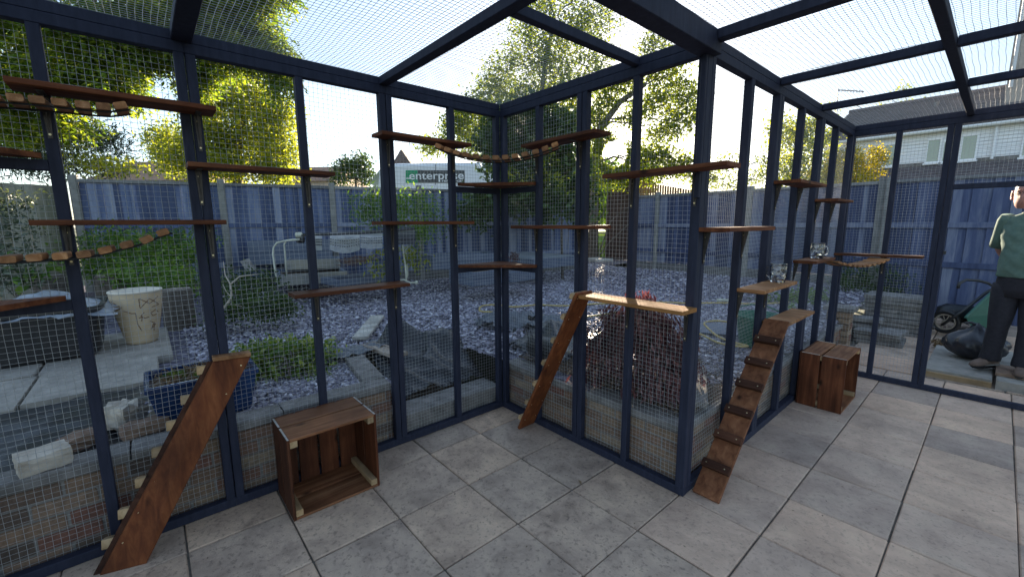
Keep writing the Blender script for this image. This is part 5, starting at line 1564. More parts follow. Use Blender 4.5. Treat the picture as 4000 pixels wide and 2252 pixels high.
    # log sections in the weeds
    for i, (px, py, d, r_, h, lab) in enumerate(((452, 1130, 5.35, .19, .18, 'cut log section standing behind the pot'), (690, 1078, 5.7, .18, .12, 'mossy cut log among the weeds on the right of the pot'), (198, 1130, 5.2, .15, .17, 'short brown log left of the pot behind the tub'), (700, 1205, 4.7, .14, .22, 'dark log just right of the pot rim'))):
        c = at_d(px, py, d); zb = c[2]
        rings = []
        for z, s in ((-0.25, 1.05), (0, 1.0), (h, .97), (h + .008, .90)):
            rings.append([(c[0] + r_ * s * (1 + .06 * math.sin(5 * a + i) + .03 * math.sin(11 * a)) * math.cos(a), c[1] + r_ * s * (1 + .06 * math.sin(5 * a + i)) * math.sin(a), zb + z) for a in (2 * PI * k / 26 for k in range(26))])
        t = thing('log', lab, 'log', (c[0], c[1], zb))
        part('bark', MB().rings(rings, True, False), 'bark', t)
        part('cut_face', MB().rings([rings[-1], [(c[0] + .02 * math.cos(2 * PI * k / 26), c[1] + .02 * math.sin(2 * PI * k / 26), zb + h + .01) for k in range(26)]], False, True), 'old_wood', t)
    # pale plank on the slate
    a, b, c_, d_ = G(1382, 1332), G(1432, 1332), G(1500, 1252), G(1452, 1250)
    a[2] += .03; b[2] += .03; c_[2] += .05; d_[2] += .05
    m = (a + b) / 2; e = (c_ + d_) / 2
    solo('loose_plank', MB().bar(m, e, tuple(b - a), .15, .028, .003), 'pale_wood', 'pale loose plank lying on the slate chips', 'plank')
    solo('roofing_slate', MB().bar(at_d(955, 1015, 6.0), at_d(985, 1058, 5.9), (0.4, 0.9, 0), .12, .012, .002), 'coping', 'pale broken slate leaning at the left end of the raised bed', 'slate')
garden_left()

def pit_sheets():
    # black membrane hanging from the garden into the sunken gap
    a, b = np.array([-1.15, -0.72, .40]), np.array([-1.05, 0.12, .40])
    def prof(u, v):
        return -0.25 * np.clip((v - 0.25) / 0.75, 0, 1) ** 1.2 + 0.16 * np.exp(-((v - 0.18) / 0.16) ** 2) * np.exp(-((u - 0.42) / 0.20) ** 2) + 0.10 * np.exp(-((v - 0.35) / 0.2) ** 2) * np.exp(-((u - 0.85) / 0.14) ** 2)
    sheet('weed_membrane', 'black membrane draped down into the sunken gap beside the corner post', 'membrane', (a, b, np.array([-0.30, 0.02, .40]), np.array([-0.30, -0.80, .40])), 70, 70, 0.16, 'membrane', 21, (1.6, 4.2), prof, 0.008)
    solo('loose_board', MB().bar((-1.02, -0.70, .452), (-0.55, -0.62, .445), (0, 1, 0), .14, .03, .003), 'old_wood', 'weathered board lying at the corner of the sunken gap', 'board')
    # crumpled sheets on the slate right of the corner
    def pk(u, v): return 0.07 * np.sin(u * 7) * np.sin(v * 5) + 0.06 * np.exp(-((u - .5) ** 2 + (v - .4) ** 2) / .04)
    sheet('crumpled_sheet', 'crumpled grey black sheet lying on the slate right of the corner post', 'sheet', (G(1845, 1270), G(1960, 1230), G(2120, 1250), G(1990, 1300)), 34, 44, 0.12, 'plastic_grey', 31, (5, 12), pk)
    sheet('crumpled_sheet', 'black bag of rubble sagging behind the wall near the narrow ramp', 'sheet', (np.array([-0.30, .30, .37]), np.array([-0.45, .95, .40]), np.array([.32, .95, .40]), np.array([.40, .22, .37])), 44, 50, 0.13, 'membrane', 33, (2, 5), lambda u, v: 0.17 * np.sin(PI * u) * np.sin(PI * v))
    sheet('crumpled_sheet', 'torn grey sheet spread beside the narrow ramp on the slate', 'sheet', (G(2050, 1290), G(2040, 1235), G(2230, 1240), G(2220, 1320)), 30, 36, 0.10, 'plastic_grey', 35, (5, 12), lambda u, v: 0.05 * np.sin(u * 6 + 1) * np.sin(v * 7))
    t = thing('black_flowerpot', 'black plastic flowerpot on its side behind the narrow ramp', 'pot', (0.06, 0.30, .38))
    c0, c1 = Vector((0.05, 0.28, .50)), Vector((0.30, 0.36, .47))
    part('body', MB().tube([c0, c0.lerp(c1, .95), c1], [.085, .115, .12], 20), 'black_plastic', t, smooth=True)
    solo('crumpled_sheet', MB().tube([at_d(2055, 1285, 3.4), at_d(2063, 1320, 3.38), at_d(2075, 1345, 3.36), at_d(2085, 1330, 3.38), at_d(2072, 1290, 3.42)], .006, 6), 'membrane', 'twisted strap end sticking up from the black sheet', 'strap')
    # fallen bricks and soil in the trench at the maple
    sheet('weed_membrane', 'black membrane edge curling out left of the red maple', 'membrane', (G(2260, 1330), G(2330, 1290), G(2380, 1310), G(2300, 1370)), 12, 14, 0.05, 'membrane', 41)
pit_sheets()

def raised_beds():
    def sleeper_box(label, p, q, depth, h, wall=0.05, mat='bed_paint', fill='soil', z=None, n_rows=1, front=None):
        """open timber box: front edge p->q, going back by depth"""
        p, q = np.array(p, float), np.array(q, float)
        d = (q - p); d[2] = 0; L = np.linalg.norm(d); d /= L
        nb = np.array([-d[1], d[0], 0])
        if np.dot(nb[:2], FWD[:2]) < 0: nb = -nb
        z0 = p[2] if z is None else z
        t = thing('raised_bed', label, 'raised bed', (p[0], p[1], z0), 'painted raised beds')
        hh = h / n_rows
        for r in range(n_rows):
            zc = z0 + hh * (r + 0.5)
            def B(a, b): part('plank', MB().bar((a[0], a[1], zc), (b[0], b[1], zc), (0, 0, 1), hh - 0.004, wall, .004), mat, t)
            o = nb * wall / 2
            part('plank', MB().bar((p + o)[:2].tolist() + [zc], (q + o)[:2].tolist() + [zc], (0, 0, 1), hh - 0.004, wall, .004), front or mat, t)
            B(p + nb * (depth - wall / 2), q + nb * (depth - wall / 2))
            e = d * wall / 2
            B(p + e + nb * (wall + .001), p + e + nb * (depth - wall - .001)); B(q - e + nb * (wall + .001), q - e + nb * (depth - wall - .001))
        c = [p + d * wall + nb * wall, q - d * wall + nb * wall, q - d * wall + nb * (depth - wall), p + d * wall + nb * (depth - wall)]
        part('soil', MB().quad(*[(k[0], k[1], z0 + h - 0.05) for k in c]), fill, t)
        return t
    sleeper_box('long lower slate blue planter box with a mottled pale front, under the lounger', at_d(1085, 1118, 6.05), at_d(1358, 1090, 6.5), 0.9, 0.165, front='mottled_bed')
    sleeper_box('upper slate blue planter box stepped behind the long one', at_d(1114, 1056, 6.6), at_d(1330, 1040, 6.9), 0.6, 0.16, front='mottled_bed')
    sleeper_box('tall blue planter wall at the foot of the fence behind the lounger', at_d(975, 1035, 7.05), at_d(1300, 1020, 7.5), 0.35, 0.40, n_rows=2)
    sleeper_box('low dark planter box behind the thin plank shelf', at_d(1320, 1120, 5.9), at_d(1540, 1105, 6.6), 0.5, 0.10)
    sleeper_box('grey blue planter box with a sunlit rim left of the back corner', at_d(1690, 1055, 6.9), at_d(1950, 1040, 7.4), 0.7, 0.24, n_rows=2)
    sleeper_box('dark blue planter box close behind the lower corner shelf', at_d(1850, 1120, 5.9), at_d(2085, 1085, 6.7), 0.6, 0.20, n_rows=2)
    # deck
    a, b = at_d(2085, 1052, 7.4), at_d(2242, 1034, 8.1)
    d = b - a; d[2] = 0; L = np.linalg.norm(d); d /= L
    nb = np.array([-d[1], d[0], 0]); nb = nb if np.dot(nb[:2], FWD[:2]) > 0 else -nb
    t = thing('timber_deck', 'low grey painted timber deck right of the back corner', 'deck', (a[0], a[1], a[2]))
    z0 = a[2]; hz = 0.17
    for k, (s, e) in enumerate(((a, b), (a, a + nb * 1.35), (b, b + nb * 1.35))):
        part('fascia', MB().bar((s[0], s[1], z0 + hz / 2), (e[0], e[1], z0 + hz / 2), (0, 0, 1), hz, .03, .003), 'bed_paint', t)
    for k in range(11):
        s = a + nb * (0.02 + k * 0.122 + 0.06) - d * 0.02; e = b + nb * (0.02 + k * 0.122 + 0.06) + d * 0.02
        part('plank', MB().bar((s[0], s[1], z0 + hz + .012), (e[0], e[1], z0 + hz + .012), tuple(nb), .115, .022, .003), 'deck_paint', t)
    sleeper_box('low blue planter box in front of the timber deck', at_d(1995, 1105, 6.3), at_d(2090, 1085, 6.7), 0.5, 0.16)
    p, q = at_d(2296, 1016, 8.9), at_d(2360, 1012, 9.2)
    solo('path_board', MB().bar(p, q, tuple(np.cross(q - p, [0, 0, 1])), .5, .05, .004), 'pale_wood', 'pale sunlit board lying at the gap to the lawn', 'board')
    c = at_d(2010, 1010, 7.0)
    tree('red_seedling', 'small red leaved plant in the box beside the corner post', 'plant', [c - [0, 0, .1], c], .01, [(c + [0, 0, .02], (.07, .07, .09), 160)], 'leaf_red', .04, 6, .03, limb_r=.004)
raised_beds()

def lounger():
    D = 5.75
    P = lambda x, y, dd=0.0: at_d(x, y, D + dd)
    t = thing('garden_lounger', 'old tubular garden lounger with curved perforated metal panels', 'lounger', P(1330, 1105) * [1, 1, 1])
    part('frame', MB().tube([P(1170, 934), P(1110, 941), P(1082, 948), P(1069, 965), P(1066, 990), P(1073, 1045), P(1082, 1104)], .013, 8), 'tube_cream', t, smooth=True)
    part('frame', MB().tube([P(1160, 934, .5), P(1120, 938, .5), P(1110, 955, .5), P(1115, 1010, .5), P(1120, 1075, .5)], .013, 8), 'tube_cream', t, smooth=True)
    part('leg', MB().tube([P(1572, 945, .3), P(1578, 1000, .3), P(1586, 1060, .3), P(1588, 1100, .3)], .013, 8), 'tube_cream', t, smooth=True)
    part('leg', MB().tube([P(1583, 965, .55), P(1590, 1030, .55), P(1592, 1070, .5), P(1588, 1085, .4)], .013, 8), 'tube_cream', t, smooth=True)
    part('foot_rail', MB().tube([P(1535, 1096, .3), P(1580, 1092, .3), P(1600, 1104, .2), P(1628, 1103, .2)], .012, 8), 'tube_cream', t, smooth=True)
    part('foot_cap', MB().tube([P(1622, 1103, .2), P(1632, 1102, .2)], .028, 10), 'tube_cream', t, smooth=True)
    part('side_rail', MB().tube([P(1165, 921), P(1260, 916), P(1400, 912), P(1500, 904), P(1620, 893)], .014, 8), 'black_plastic', t, smooth=True)
    part('side_rail', MB().tube([P(1165, 915, .55), P(1260, 912, .55), P(1400, 908, .55), P(1500, 900, .55), P(1620, 890, .55)], .014, 8), 'black_plastic', t, smooth=True)
    part('end_knob', MB().tube([P(1157, 918, .0), P(1178, 917, .0)], .036, 12), 'tube_cream', t, smooth=True)
    part('end_knob', MB().tube([P(1162, 935, .2), P(1185, 935, .2)], .05, 12), 'black_plastic', t, smooth=True)
    def panel(x0, x1, y0, y1, dep, bulge, mat, lab=None):
        nu, nv = 14, 10
        G_ = np.zeros((nu, nv, 3))
        for i in range(nu):
            for j in range(nv):
                u, v = i / (nu - 1), j / (nv - 1)
                a = v * PI * 0.5
                G_[i, j] = P(x0 + (x1 - x0) * u, y0 + (y1 - y0) * (1 - math.cos(a)) * 1.0 + bulge * math.sin(PI * u) * v, dep - 0.30 * math.sin(a) * 0.5 + 0.25 * (1 - v))
        o = part('panel', MB().grid(G_), mat, t, smooth=True)
        # punched holes along two rows
        hm = MB()
        for i in range(1, nu * 2):
            for fy in (0.62, 0.72, 0.82):
                u = i / (nu * 2)
                k = min(nv - 2, int(fy * (nv - 1))); ii = min(nu - 2, int(u * (nu - 1)))
                p = G_[ii, k] * .5 + G_[ii + 1, k] * .5 + (CAM - G_[ii, k]) / np.linalg.norm(CAM - G_[ii, k]) * .004
                hm.tube([p, p + (CAM - p) / np.linalg.norm(CAM - p) * .001], .008, 6)
        part('perforation', hm, 'black_plastic', o)
    panel(1221, 1258, 912, 978, .05, 0, 'perf_metal')
    panel(1288, 1406, 909, 975, .05, 14, 'perf_metal')
    panel(1408, 1494, 906, 968, .05, 4, 'perf_metal')
    panel(1552, 1622, 898, 955, .1, 0, 'black_plastic')
    # rusty wire spiral pile beneath
    m = MB()
    for k in range(16):
        c = at_d(1360 + (k % 6) * 16 + random.uniform(-8, 8), 1010 + (k // 6) * 22 + random.uniform(-6, 6), 6.2)
        r_ = .16
        m.tube([c + np.array([r_ * math.cos(a) * .9, r_ * math.sin(a), .01 * math.sin(3 * a) + .008 * k]) for a in np.linspace(0, 2 * PI, 20)], .0035, 4, False)
    solo('wire_coils', m, 'rust', 'rusty coils of wire heaped beneath the lounger', 'wire')
lounger()

def hose_and_bucket():
    pts = [(3080, 1185), (2960, 1192), (2800, 1188), (2700, 1190), (2600, 1186), (2480, 1186), (2330, 1192), (2200, 1200), (2100, 1196), (2010, 1204), (1960, 1198), (1920, 1196), (1885, 1200), (1872, 1212), (1880, 1222), (1910, 1224), (1960, 1226), (2060, 1235), (2120, 1240), (2240, 1246), (2330, 1238), (2420, 1225)]
    P = [G(*q) + [0, 0, .022] for q in pts]
    def smooth(P, k=6):
        out = []
        for i in range(len(P) - 1):
            p0, p1, p2, p3 = P[max(0, i - 1)], P[i], P[i + 1], P[min(len(P) - 1, i + 2)]
            for s in np.linspace(0, 1, k, endpoint=False):
                out.append(0.5 * ((2 * p1) + (-p0 + p2) * s + (2 * p0 - 5 * p1 + 4 * p2 - p3) * s * s + (-p0 + 3 * p1 - 3 * p2 + p3) * s ** 3))
        out.append(P[-1]); return out
    t = thing('garden_hose', 'yellow garden hose looping over the slate chips', 'hose', P[0])
    part('pipe', MB().tube(smooth(P), .0105, 8), 'hose', t, smooth=True)
    pts2 = [(2690, 1300), (2740, 1315), (2800, 1345), (2870, 1360), (2920, 1360), (2860, 1345), (2800, 1320), (2760, 1285), (2750, 1270), (2775, 1262), (2820, 1262), (2880, 1275), (2950, 1300)]
    P2 = [G(*q) + [0, 0, .022 + .004 * i / 12] for i, q in enumerate(pts2)]
    part('pipe', MB().tube(smooth(P2), .0105, 8), 'hose', t, smooth=True)
    a, b = G(2800, 1180) + [0, 0, .03], G(2845, 1181) + [0, 0, .03]
    part('connector', MB().tube([a, a * .7 + b * .3, b], [.02, .024, .018], 10), 'tube_cream', t)
    # green trug
    c = np.array([1.20, 2.02, .392])
    t = thing('green_bucket', 'green plastic bucket behind the cleated ramp', 'bucket', c)
    part('body', MB().lathe([(0.0, 0.0), (.135, .0), (.145, .01), (.185, .26), (.193, .27), (.193, .285), (.184, .285), (.14, .02), (0.0, .015)], c, 36), 'green_plastic', t, smooth=True)
    part('handle', MB().tube([(c[0] - .19, c[1], c[2] + .27), (c[0] - .17, c[1], c[2] + .33), (c[0] - .06, c[1] - .02, c[2] + .37), (c[0] + .06, c[1] - .02, c[2] + .37), (c[0] + .17, c[1], c[2] + .33), (c[0] + .19, c[1], c[2] + .27)], .008, 8), 'green_plastic', t, smooth=True)
    part('latch', MB().cbox(c[0] + .02, c[0] + .05, c[1] - .185, c[1] - .17, c[2] + .12, c[2] + .18, .003), 'raw_end', t)
    # edging stones behind the third wall
    for i in range(3):
        x0 = 1.08; y0 = 0.30 + i * 0.34
    solo('edging_board', MB().bar((1.14, .95, .41), (1.43, .34, .40), (0.9, 0.4, 0), .16, .035, .004), 'coping', 'ridged pale edging slab lying on the soil beside the thick corner post', 'slab')
    solo('flat_sheet', MB().bar((.45, 2.2, .40), (1.05, 2.5, .402), (-0.4, .9, 0), .5, .012, .003), 'bed_paint', 'flat blue grey sheet lying on the slate by the hose', 'sheet')
hose_and_bucket()

# ---- outside the door
def beyond_door():
    solo('door_slab', MB().cbox(2.20, 2.645, 3.56, 5.05, -.005, .072, .006), 'concrete', 'large grey paving slab outside the open doorway', 'slab')
    solo('door_slab', MB().cbox(2.668, 3.30, 3.52, 4.9, -.005, .085, .006), 'concrete', 'thicker step slab under the standing man', 'slab')
    solo('timber_edge', MB().cbox(2.20, 2.645, 3.515, 3.552, -.005, .055, .003), 'raw_end', 'light timber strip along the edge of the doorway slab', 'timber')
    solo('door_mat', MB().cbox(2.66, 3.2, 3.70, 4.05, .0865, .118, .004), 'rock_brown', 'brown flat stone under the man at the right edge', 'stone')
    um = unit_block('slab', 'coping', 0.02, 0.004)
    t = thing('slab_stack', 'tall stack of old paving slabs behind the far mesh', 'slab stack', (1.75, 5.55, 0))
    for i in range(9):
        inst('slab', um, t, (1.74 + random.uniform(-.03, .03), 5.55 + random.uniform(-.03, .03), .03 + i * .056), (.66, .5, .048), (0, random.uniform(-.01, .01), random.uniform(-.08, .08)))
    t = thing('slab_stack', 'low stack of paving slabs in front of the tall stack', 'slab stack', (1.70, 4.62, 0))
    for i in range(3):
        inst('slab', um, t, (1.70 + random.uniform(-.04, .04), 4.72 + random.uniform(-.04, .04), .03 + i * .054), (.44, .44, .046), (0, random.uniform(-.02, .02), random.uniform(-.15, .15)))
    t = thing('slab_stack', 'leaning paving slabs left of the low stack', 'slab stack', (1.45, 4.95, 0))
    for i in range(4):
        inst('slab', um, t, (1.47 + i * .01, 4.95 + random.uniform(-.03, .03), .03 + i * .066), (.36, .36, .046), (random.uniform(-.05, .05), random.uniform(-.05, .05), random.uniform(-.2, .2)))
    t = thing('brick_pier', 'short brick pier with a stone cap behind the far crate', 'pier', (1.46, 3.86, 0))
    for c in range(7):
        for k in range(2):
            rot = (0, 0, 0) if c % 2 == 0 else (0, 0, PI / 2)
            off = (-.055 + k * .11)
            p = (1.44, 3.86 + off, .035 + c * .07) if c % 2 == 0 else (1.44 + off, 3.86, .035 + c * .07)
            inst('brick', brick_me, t, p, (.215, .10, .062), rot)
    part('cap', MB().cbox(1.30, 1.58, 3.72, 4.0, .494, .54, .005), 'coping', t)
    # bin bag
    c = np.array([2.50, 4.32, .0725])
    bm = bmesh.new(); bmesh.ops.create_icosphere(bm, subdivisions=4, radius=1)
    for v in bm.verts:
        d = v.co.normalized()
        ph = math.atan2(d.y, d.x)
        s = 1 + .07 * abs(math.sin(4.5 * ph + 2 * d.z)) + .05 * math.sin(9 * ph + 5 * d.z) * (d.z > -.2) + .03 * math.sin(17 * ph)
        z = d.z
        hz = .15 + .17 * z if z > 0 else .15 + .15 * z
        if z > .86: hz += .05 * (z - .86) / .14
        rr = .215 if z < .3 else .215 * (1 - .55 * ((z - .3) / .7) ** 1.5)
        v.co = Vector((c[0] + d.x * s * rr * 1.05, c[1] + d.y * s * rr * .95, c[2] + max(0.001, hz * (1 + .05 * math.sin(6 * ph)))))
    mb = MB(); bm.verts.index_update(); mb.v = [tuple(v.co) for v in bm.verts]; mb.f = [tuple(v.index for v in f.verts) for f in bm.faces]; bm.free()
    t = thing('bin_bag', 'full black bin bag on the slab behind the man', 'bag', c)
    part('bag', mb, 'bag_black', t, smooth=True)
    part('knot', MB().tube([c + [.0, 0, .35], c + [-.05, .01, .375], c + [-.10, 0, .365], c + [-.06, -.02, .352]], [.02, .014, .01, .006], 7), 'bag_black', t, smooth=True)
    n = 700
    cen = ball((2.36, 4.85, .06), (.2, .14, .08), n); cen[:, 2] = np.abs(cen[:, 2] - .02) + .02
    me = leaf_mesh('dry_leaves', cen, .075, 'leaf_dry', .2, .35)
    o = bpy.data.objects.new('dry_leaves', me); C.objects.link(o)
    tag(o, 'small heap of dry brown leaves below the barrow wheel', 'leaves', kind='stuff')
    # wheelbarrow tipped up against the fence
    D0 = 5.55
    P = lambda x, y, dd=0.0: at_d(x, y, D0 + dd)
    t = thing('wheelbarrow', 'green wheelbarrow tipped up behind the man', 'wheelbarrow', P(3690, 1295))
    wc = P(3692, 1256)
    ax = np.array([0.25, 0.97, 0]); s1 = np.array([0.97, -0.25, 0]); up = np.array([0, 0, 1.0])
    R_ = .13
    wh = part('tyre', MB().tube([wc + (s1 * math.cos(a) + up * math.sin(a)) * R_ for a in np.linspace(0, 2 * PI, 29)], .026, 8, False), 'black_plastic', t, smooth=True)
    part('rim', MB().tube([wc + (s1 * math.cos(a) + up * math.sin(a)) * (R_ - .032) for a in np.linspace(0, 2 * PI, 29)], .012, 8, False), 'twig', wh, smooth=True)
    for k in range(10):
        a = 2 * PI * k / 10
        part('spoke', MB().tube([wc, wc + (s1 * math.cos(a) + up * math.sin(a)) * (R_ - .03)], .006, 5), 'twig', wh)
    part('hub', MB().tube([wc - ax * .04, wc + ax * .04], .025, 10), 'twig', wh)
    for dd in (-.22, .22):
        part('handle', MB().tube([P(3680, 1268, dd * .3), P(3760, 1215, dd), P(3855, 1140, dd), P(3885, 1122, dd), P(3860, 1105, dd), P(3820, 1095, dd), P(3775, 1092, dd), P(3748, 1105, dd), P(3742, 1125, dd)], .017, 8), 'black_plastic', t, smooth=True)
    def q(x, y, dd): return P(x, y, dd)
    ring0 = [q(3772, 1238, -.30), q(3872, 1142, -.30), q(3872, 1142, .30), q(3772, 1238, .30)]
    ring1 = [q(3800, 1285, -.22), q(3915, 1225, -.24), q(3915, 1225, .24), q(3800, 1285, .22)]
    ring2 = [q(3840, 1300, -.16), q(3930, 1265, -.18), q(3930, 1265, .18), q(3840, 1300, .16)]
    part('tray', MB().rings([ring0, ring1, ring2], True, True), 'barrow_green', t)
    part('tray_rim', MB().tube(ring0 + [ring0[0]], .014, 8), 'barrow_green', t)
    t2 = thing('rag_heap', 'dark crumpled cloth heap behind the barrow wheel', 'cloth', P(3740, 1290, .4))
    part('cloth', irregular_block(P(3735, 1262, .35), .20, 5, (1.2, .8, .7), .4, .1), 'membrane', t2, smooth=True)
beyond_door()

# ================================================================== HOUSES, VAN
def houses():
    Y = 19.0
    zg = float(at_y(3520, 532, Y)[2]); zc = float(at_y(3679, 637, Y)[2]); zl = float(at_y(3679, 707, 17.7)[2])
    x0, x1 = float(at_y(3215, 640, Y)[0]), 9.0
    t = thing('terraced_house', 'white clad terraced house with dark tiled roofs behind the far fence', 'house', (x0, Y, 0))
    part('wall', MB().box(x0, x1, Y + .03, Y + 8, -.05, zc), 'house_brick', t)
    nrow = 9; hb = (zg - zc) / nrow
    for i in range(nrow):
        part('cladding_board', MB().bar((x0, Y, zc + hb * (i + .5)), (x1, Y, zc + hb * (i + .5)), (0, 0, 1), hb - .006, .05, .006), 'white_paint', t)
    part('wall', MB().box(x0, x1, Y + .028, Y + 8, zc + .001, zg), 'white_paint', t)
    part('fascia', MB().bar((x0 - .2, Y - .17, zg + .04), (x1, Y - .17, zg + .04), (0, 0, 1), .14, .03, .004), 'white_paint', t)
    part('gutter', MB().tube([(x0 - .2, Y - .25, zg + .02), (x1, Y - .25, zg + .02)], .06, 8), 'white_paint', t)
    # main roof in tile courses
    ry, rz_ = 23.5, float(at_y(3696, 385, 23.5)[2])
    n = 20
    e0 = np.array([Y - .28, zg + .08]); e1 = np.array([ry, rz_])
    for i in range(n):
        a = e0 + (e1 - e0) * i / n; b = e0 + (e1 - e0) * (i + 1.12) / n
        up_ = np.array([-(e1 - e0)[1], (e1 - e0)[0]]); up_ /= np.linalg.norm(up_)
        a = a + up_ * .045
        part('tile_course', MB().add([(x0 - .25, a[0], a[1]), (x1, a[0], a[1]), (x1, b[0], b[1]), (x0 - .25, b[0], b[1]), (x0 - .25, a[0], a[1] - .05), (x1, a[0], a[1] - .05)], [(0, 1, 2, 3), (4, 5, 1, 0)]), 'roof_tile', t)
    part('ridge', MB().tube([(x0 - .25, ry, rz_ + .05), (x1, ry, rz_ + .05)], .12, 8), 'roof_tile', t)
    part('roof_back', MB().quad((x0 - .25, ry, rz_), (x1, ry, rz_), (x1, Y + 8.3, zg), (x0 - .25, Y + 8.3, zg)), 'roof_tile', t)
    part('gable', MB().add([(x0 + .001, Y, zg), (x0 + .001, Y + 8, zg), (x0 + .001, ry, rz_ - .03)], [(0, 2, 1)]), 'house_brick', t)
    vx = at_y(3655, 425, 22.3)
    part('roof_vent', MB().tube([vx - [0, 0, .3], vx + [0, 0, .25]], .07, 8), 'concrete_post', t)
    # porch roof
    zt = zc - .05
    m = 6
    f0 = np.array([17.7, zl + .07]); f1 = np.array([Y, zt])
    for i in range(m):
        a = f0 + (f1 - f0) * i / m; b = f0 + (f1 - f0) * (i + 1.1) / m; a = a + [0, .03]
        part('tile_course', MB().add([(x0, a[0], a[1]), (x1, a[0], a[1]), (x1, b[0], b[1]), (x0, b[0], b[1]), (x0, a[0], a[1] - .04), (x1, a[0], a[1] - .04)], [(0, 1, 2, 3), (4, 5, 1, 0)]), 'roof_tile', t)
    part('porch_wall', MB().box(x0 + .1, x1, 17.85, Y + .02, -.05, zl - .03), 'house_brick', t)
    part('fascia', MB().bar((x0, 17.72, zl), (x1, 17.72, zl), (0, 0, 1), .16, .03, .004), 'white_paint', t)
    part('gutter', MB().tube([(x0, 17.64, zl + .0), (x1, 17.64, zl + .0)], .055, 8), 'white_paint', t)
    part('flashing', MB().bar((x0, Y - .03, zt + .05), (x1, Y - .03, zt + .05), (0, 0, 1), .14, .03, .003), 'coping', t)
    def window(px0, px1, py0, py1):
        a, b = at_y(px0, (py0 + py1) / 2, Y - .04), at_y(px1, (py0 + py1) / 2, Y - .04)
        zt_, zb_ = at_y((px0 + px1) / 2, py0, Y - .04)[2], at_y((px0 + px1) / 2, py1, Y - .04)[2]
        fr = .05
        w_ = MB()
        yy0, yy1 = Y - .07, Y - .028
        w_.box(a[0], b[0], yy0, yy1, zt_ - fr, zt_); w_.box(a[0], b[0], yy0, yy1, zb_, zb_ + fr)
        w_.box(a[0], a[0] + fr, yy0 + .001, yy1, zb_ + fr, zt_ - fr); w_.box(b[0] - fr, b[0], yy0 + .001, yy1, zb_ + fr, zt_ - fr)
        wo = part('window', w_, 'white_paint', t)
        part('pane', MB().box(a[0] + fr, b[0] - fr, Y - .05, Y - .03, zb_ + fr, zt_ - fr), 'window', wo)
        part('sill', MB().box(a[0] - .03, b[0] + .03, Y - .12, Y - .029, zb_ - .06, zb_ - .002), 'white_paint', wo)
    for wv in ((3448, 3506, 562, 650), (3334, 3384, 576, 594), (3394, 3444, 570, 592), (3616, 3676, 543, 636), (3677, 3712, 550, 634), (3750, 3820, 526, 626), (3990, 4060, 500, 612)):
        window(*wv)
    a = at_y(3896, 480, Y)[0]
    part('downpipe', MB().tube([(a, Y - .09, zg - .02), (a, Y - .09, zc)], .04, 8), 'white_paint', t)
    # aerial
    b = at_d(3272, 440, 27); tp = at_d(3272, 352, 27)
    t2 = thing('tv_aerial', 'thin television aerial on a pole above the roof', 'aerial', b)
    part('pole', MB().tube([b - [0, 0, .6], tp + [0, 0, .1]], .03, 6), 'bracket', t2)
    e = at_d(3375, 358, 27)
    part('boom', MB().tube([tp, e], .03, 6), 'bracket', t2)
    for k in range(9):
        c = tp + (e - tp) * (k + .5) / 9
        part('element', MB().tube([c - [0, 0, .10], c + [0, 0, .10]], .014, 4), 'bracket', t2)
    # taller pale house at the right edge
    c = at_y(3922, 395, 21.0)
    t3 = thing('tall_house', 'pale brick flank of a taller house at the top right edge', 'house', (c[0], 21, 0))
    part('wall', MB().box(c[0], c[0] + 9, 21.0, 30, -.05, 13), 'house_brick', t3)
    part('downpipe', MB().tube([(c[0] + .1, 20.94, 6.0), (c[0] + .1, 20.94, 12)], .05, 8), 'white_paint', t3)
    part('roof', MB().add([(c[0] - .3, 20.6, 12.9), (c[0] + 9.3, 20.6, 12.9), (c[0] + 9.3, 25.5, 16), (c[0] - .3, 25.5, 16), (c[0] - .3, 30.4, 12.9), (c[0] + 9.3, 30.4, 12.9)], [(0, 1, 2, 3), (3, 2, 5, 4), (0, 3, 4), (1, 5, 2)]), 'roof_tile', t3)
    part('bargeboard', MB().bar((c[0] - .05, 20.93, 12.8), (c[0] + 9, 20.93, 12.8), (0, 0, 1), .3, .04), 'white_paint', t3)
    # distant roofs
    def far_house(label, px0, px1, pyr, pye, d, mat, wallmat='house_brick', gable=False):
        a, b = at_d(px0, pye, d), at_d(px1, pye, d)
        h = (pye - pyr) * d / FPX
        ax_ = (b - a); ax_[2] = 0; L = np.linalg.norm(ax_); ax_ /= L
        bk = np.array([FWD[0], FWD[1], 0]); bk /= np.linalg.norm(bk)
        t = thing('distant_house', label, 'house', (a[0], a[1], 0))
        z = a[2]; dp = 6.0
        p = [a, b, b + bk * dp, a + bk * dp]
        w_ = MB().add([(q[0], q[1], -.05) for q in p] + [(q[0], q[1], z) for q in p], [(0, 1, 5, 4), (1, 2, 6, 5), (2, 3, 7, 6), (3, 0, 4, 7)])
        part('wall', w_, wallmat, t)
        if gable:
            m0 = (a + b) / 2; m1 = m0 + bk * dp
            r = MB().add([(a[0], a[1], z), (b[0], b[1], z), (m0[0], m0[1], z + h), (p[3][0], p[3][1], z), (p[2][0], p[2][1], z), (m1[0], m1[1], z + h)], [(0, 1, 2), (3, 5, 4), (0, 2, 5, 3), (1, 4, 5, 2)])
        else:
            m0 = a + bk * dp / 2 + ax_ * L * .12; m1 = b + bk * dp / 2 - ax_ * L * .12
            o_ = .3
            q = [k - bk * o_ if i < 2 else k + bk * o_ for i, k in enumerate(p)]
            r = MB().add([(k[0], k[1], z - .05) for k in q] + [(m0[0], m0[1], z + h), (m1[0], m1[1], z + h)], [(0, 1, 5, 4), (2, 3, 4, 5), (1, 2, 5), (3, 0, 4)])
        part('roof', r, mat, t)
    far_house('brown hipped roof of a house behind the left trees', 330, 760, 608, 705, 26, 'roof_red')
    far_house('brown roof slope just right of the yellow green tree', 1085, 1310, 628, 706, 24, 'roof_red')
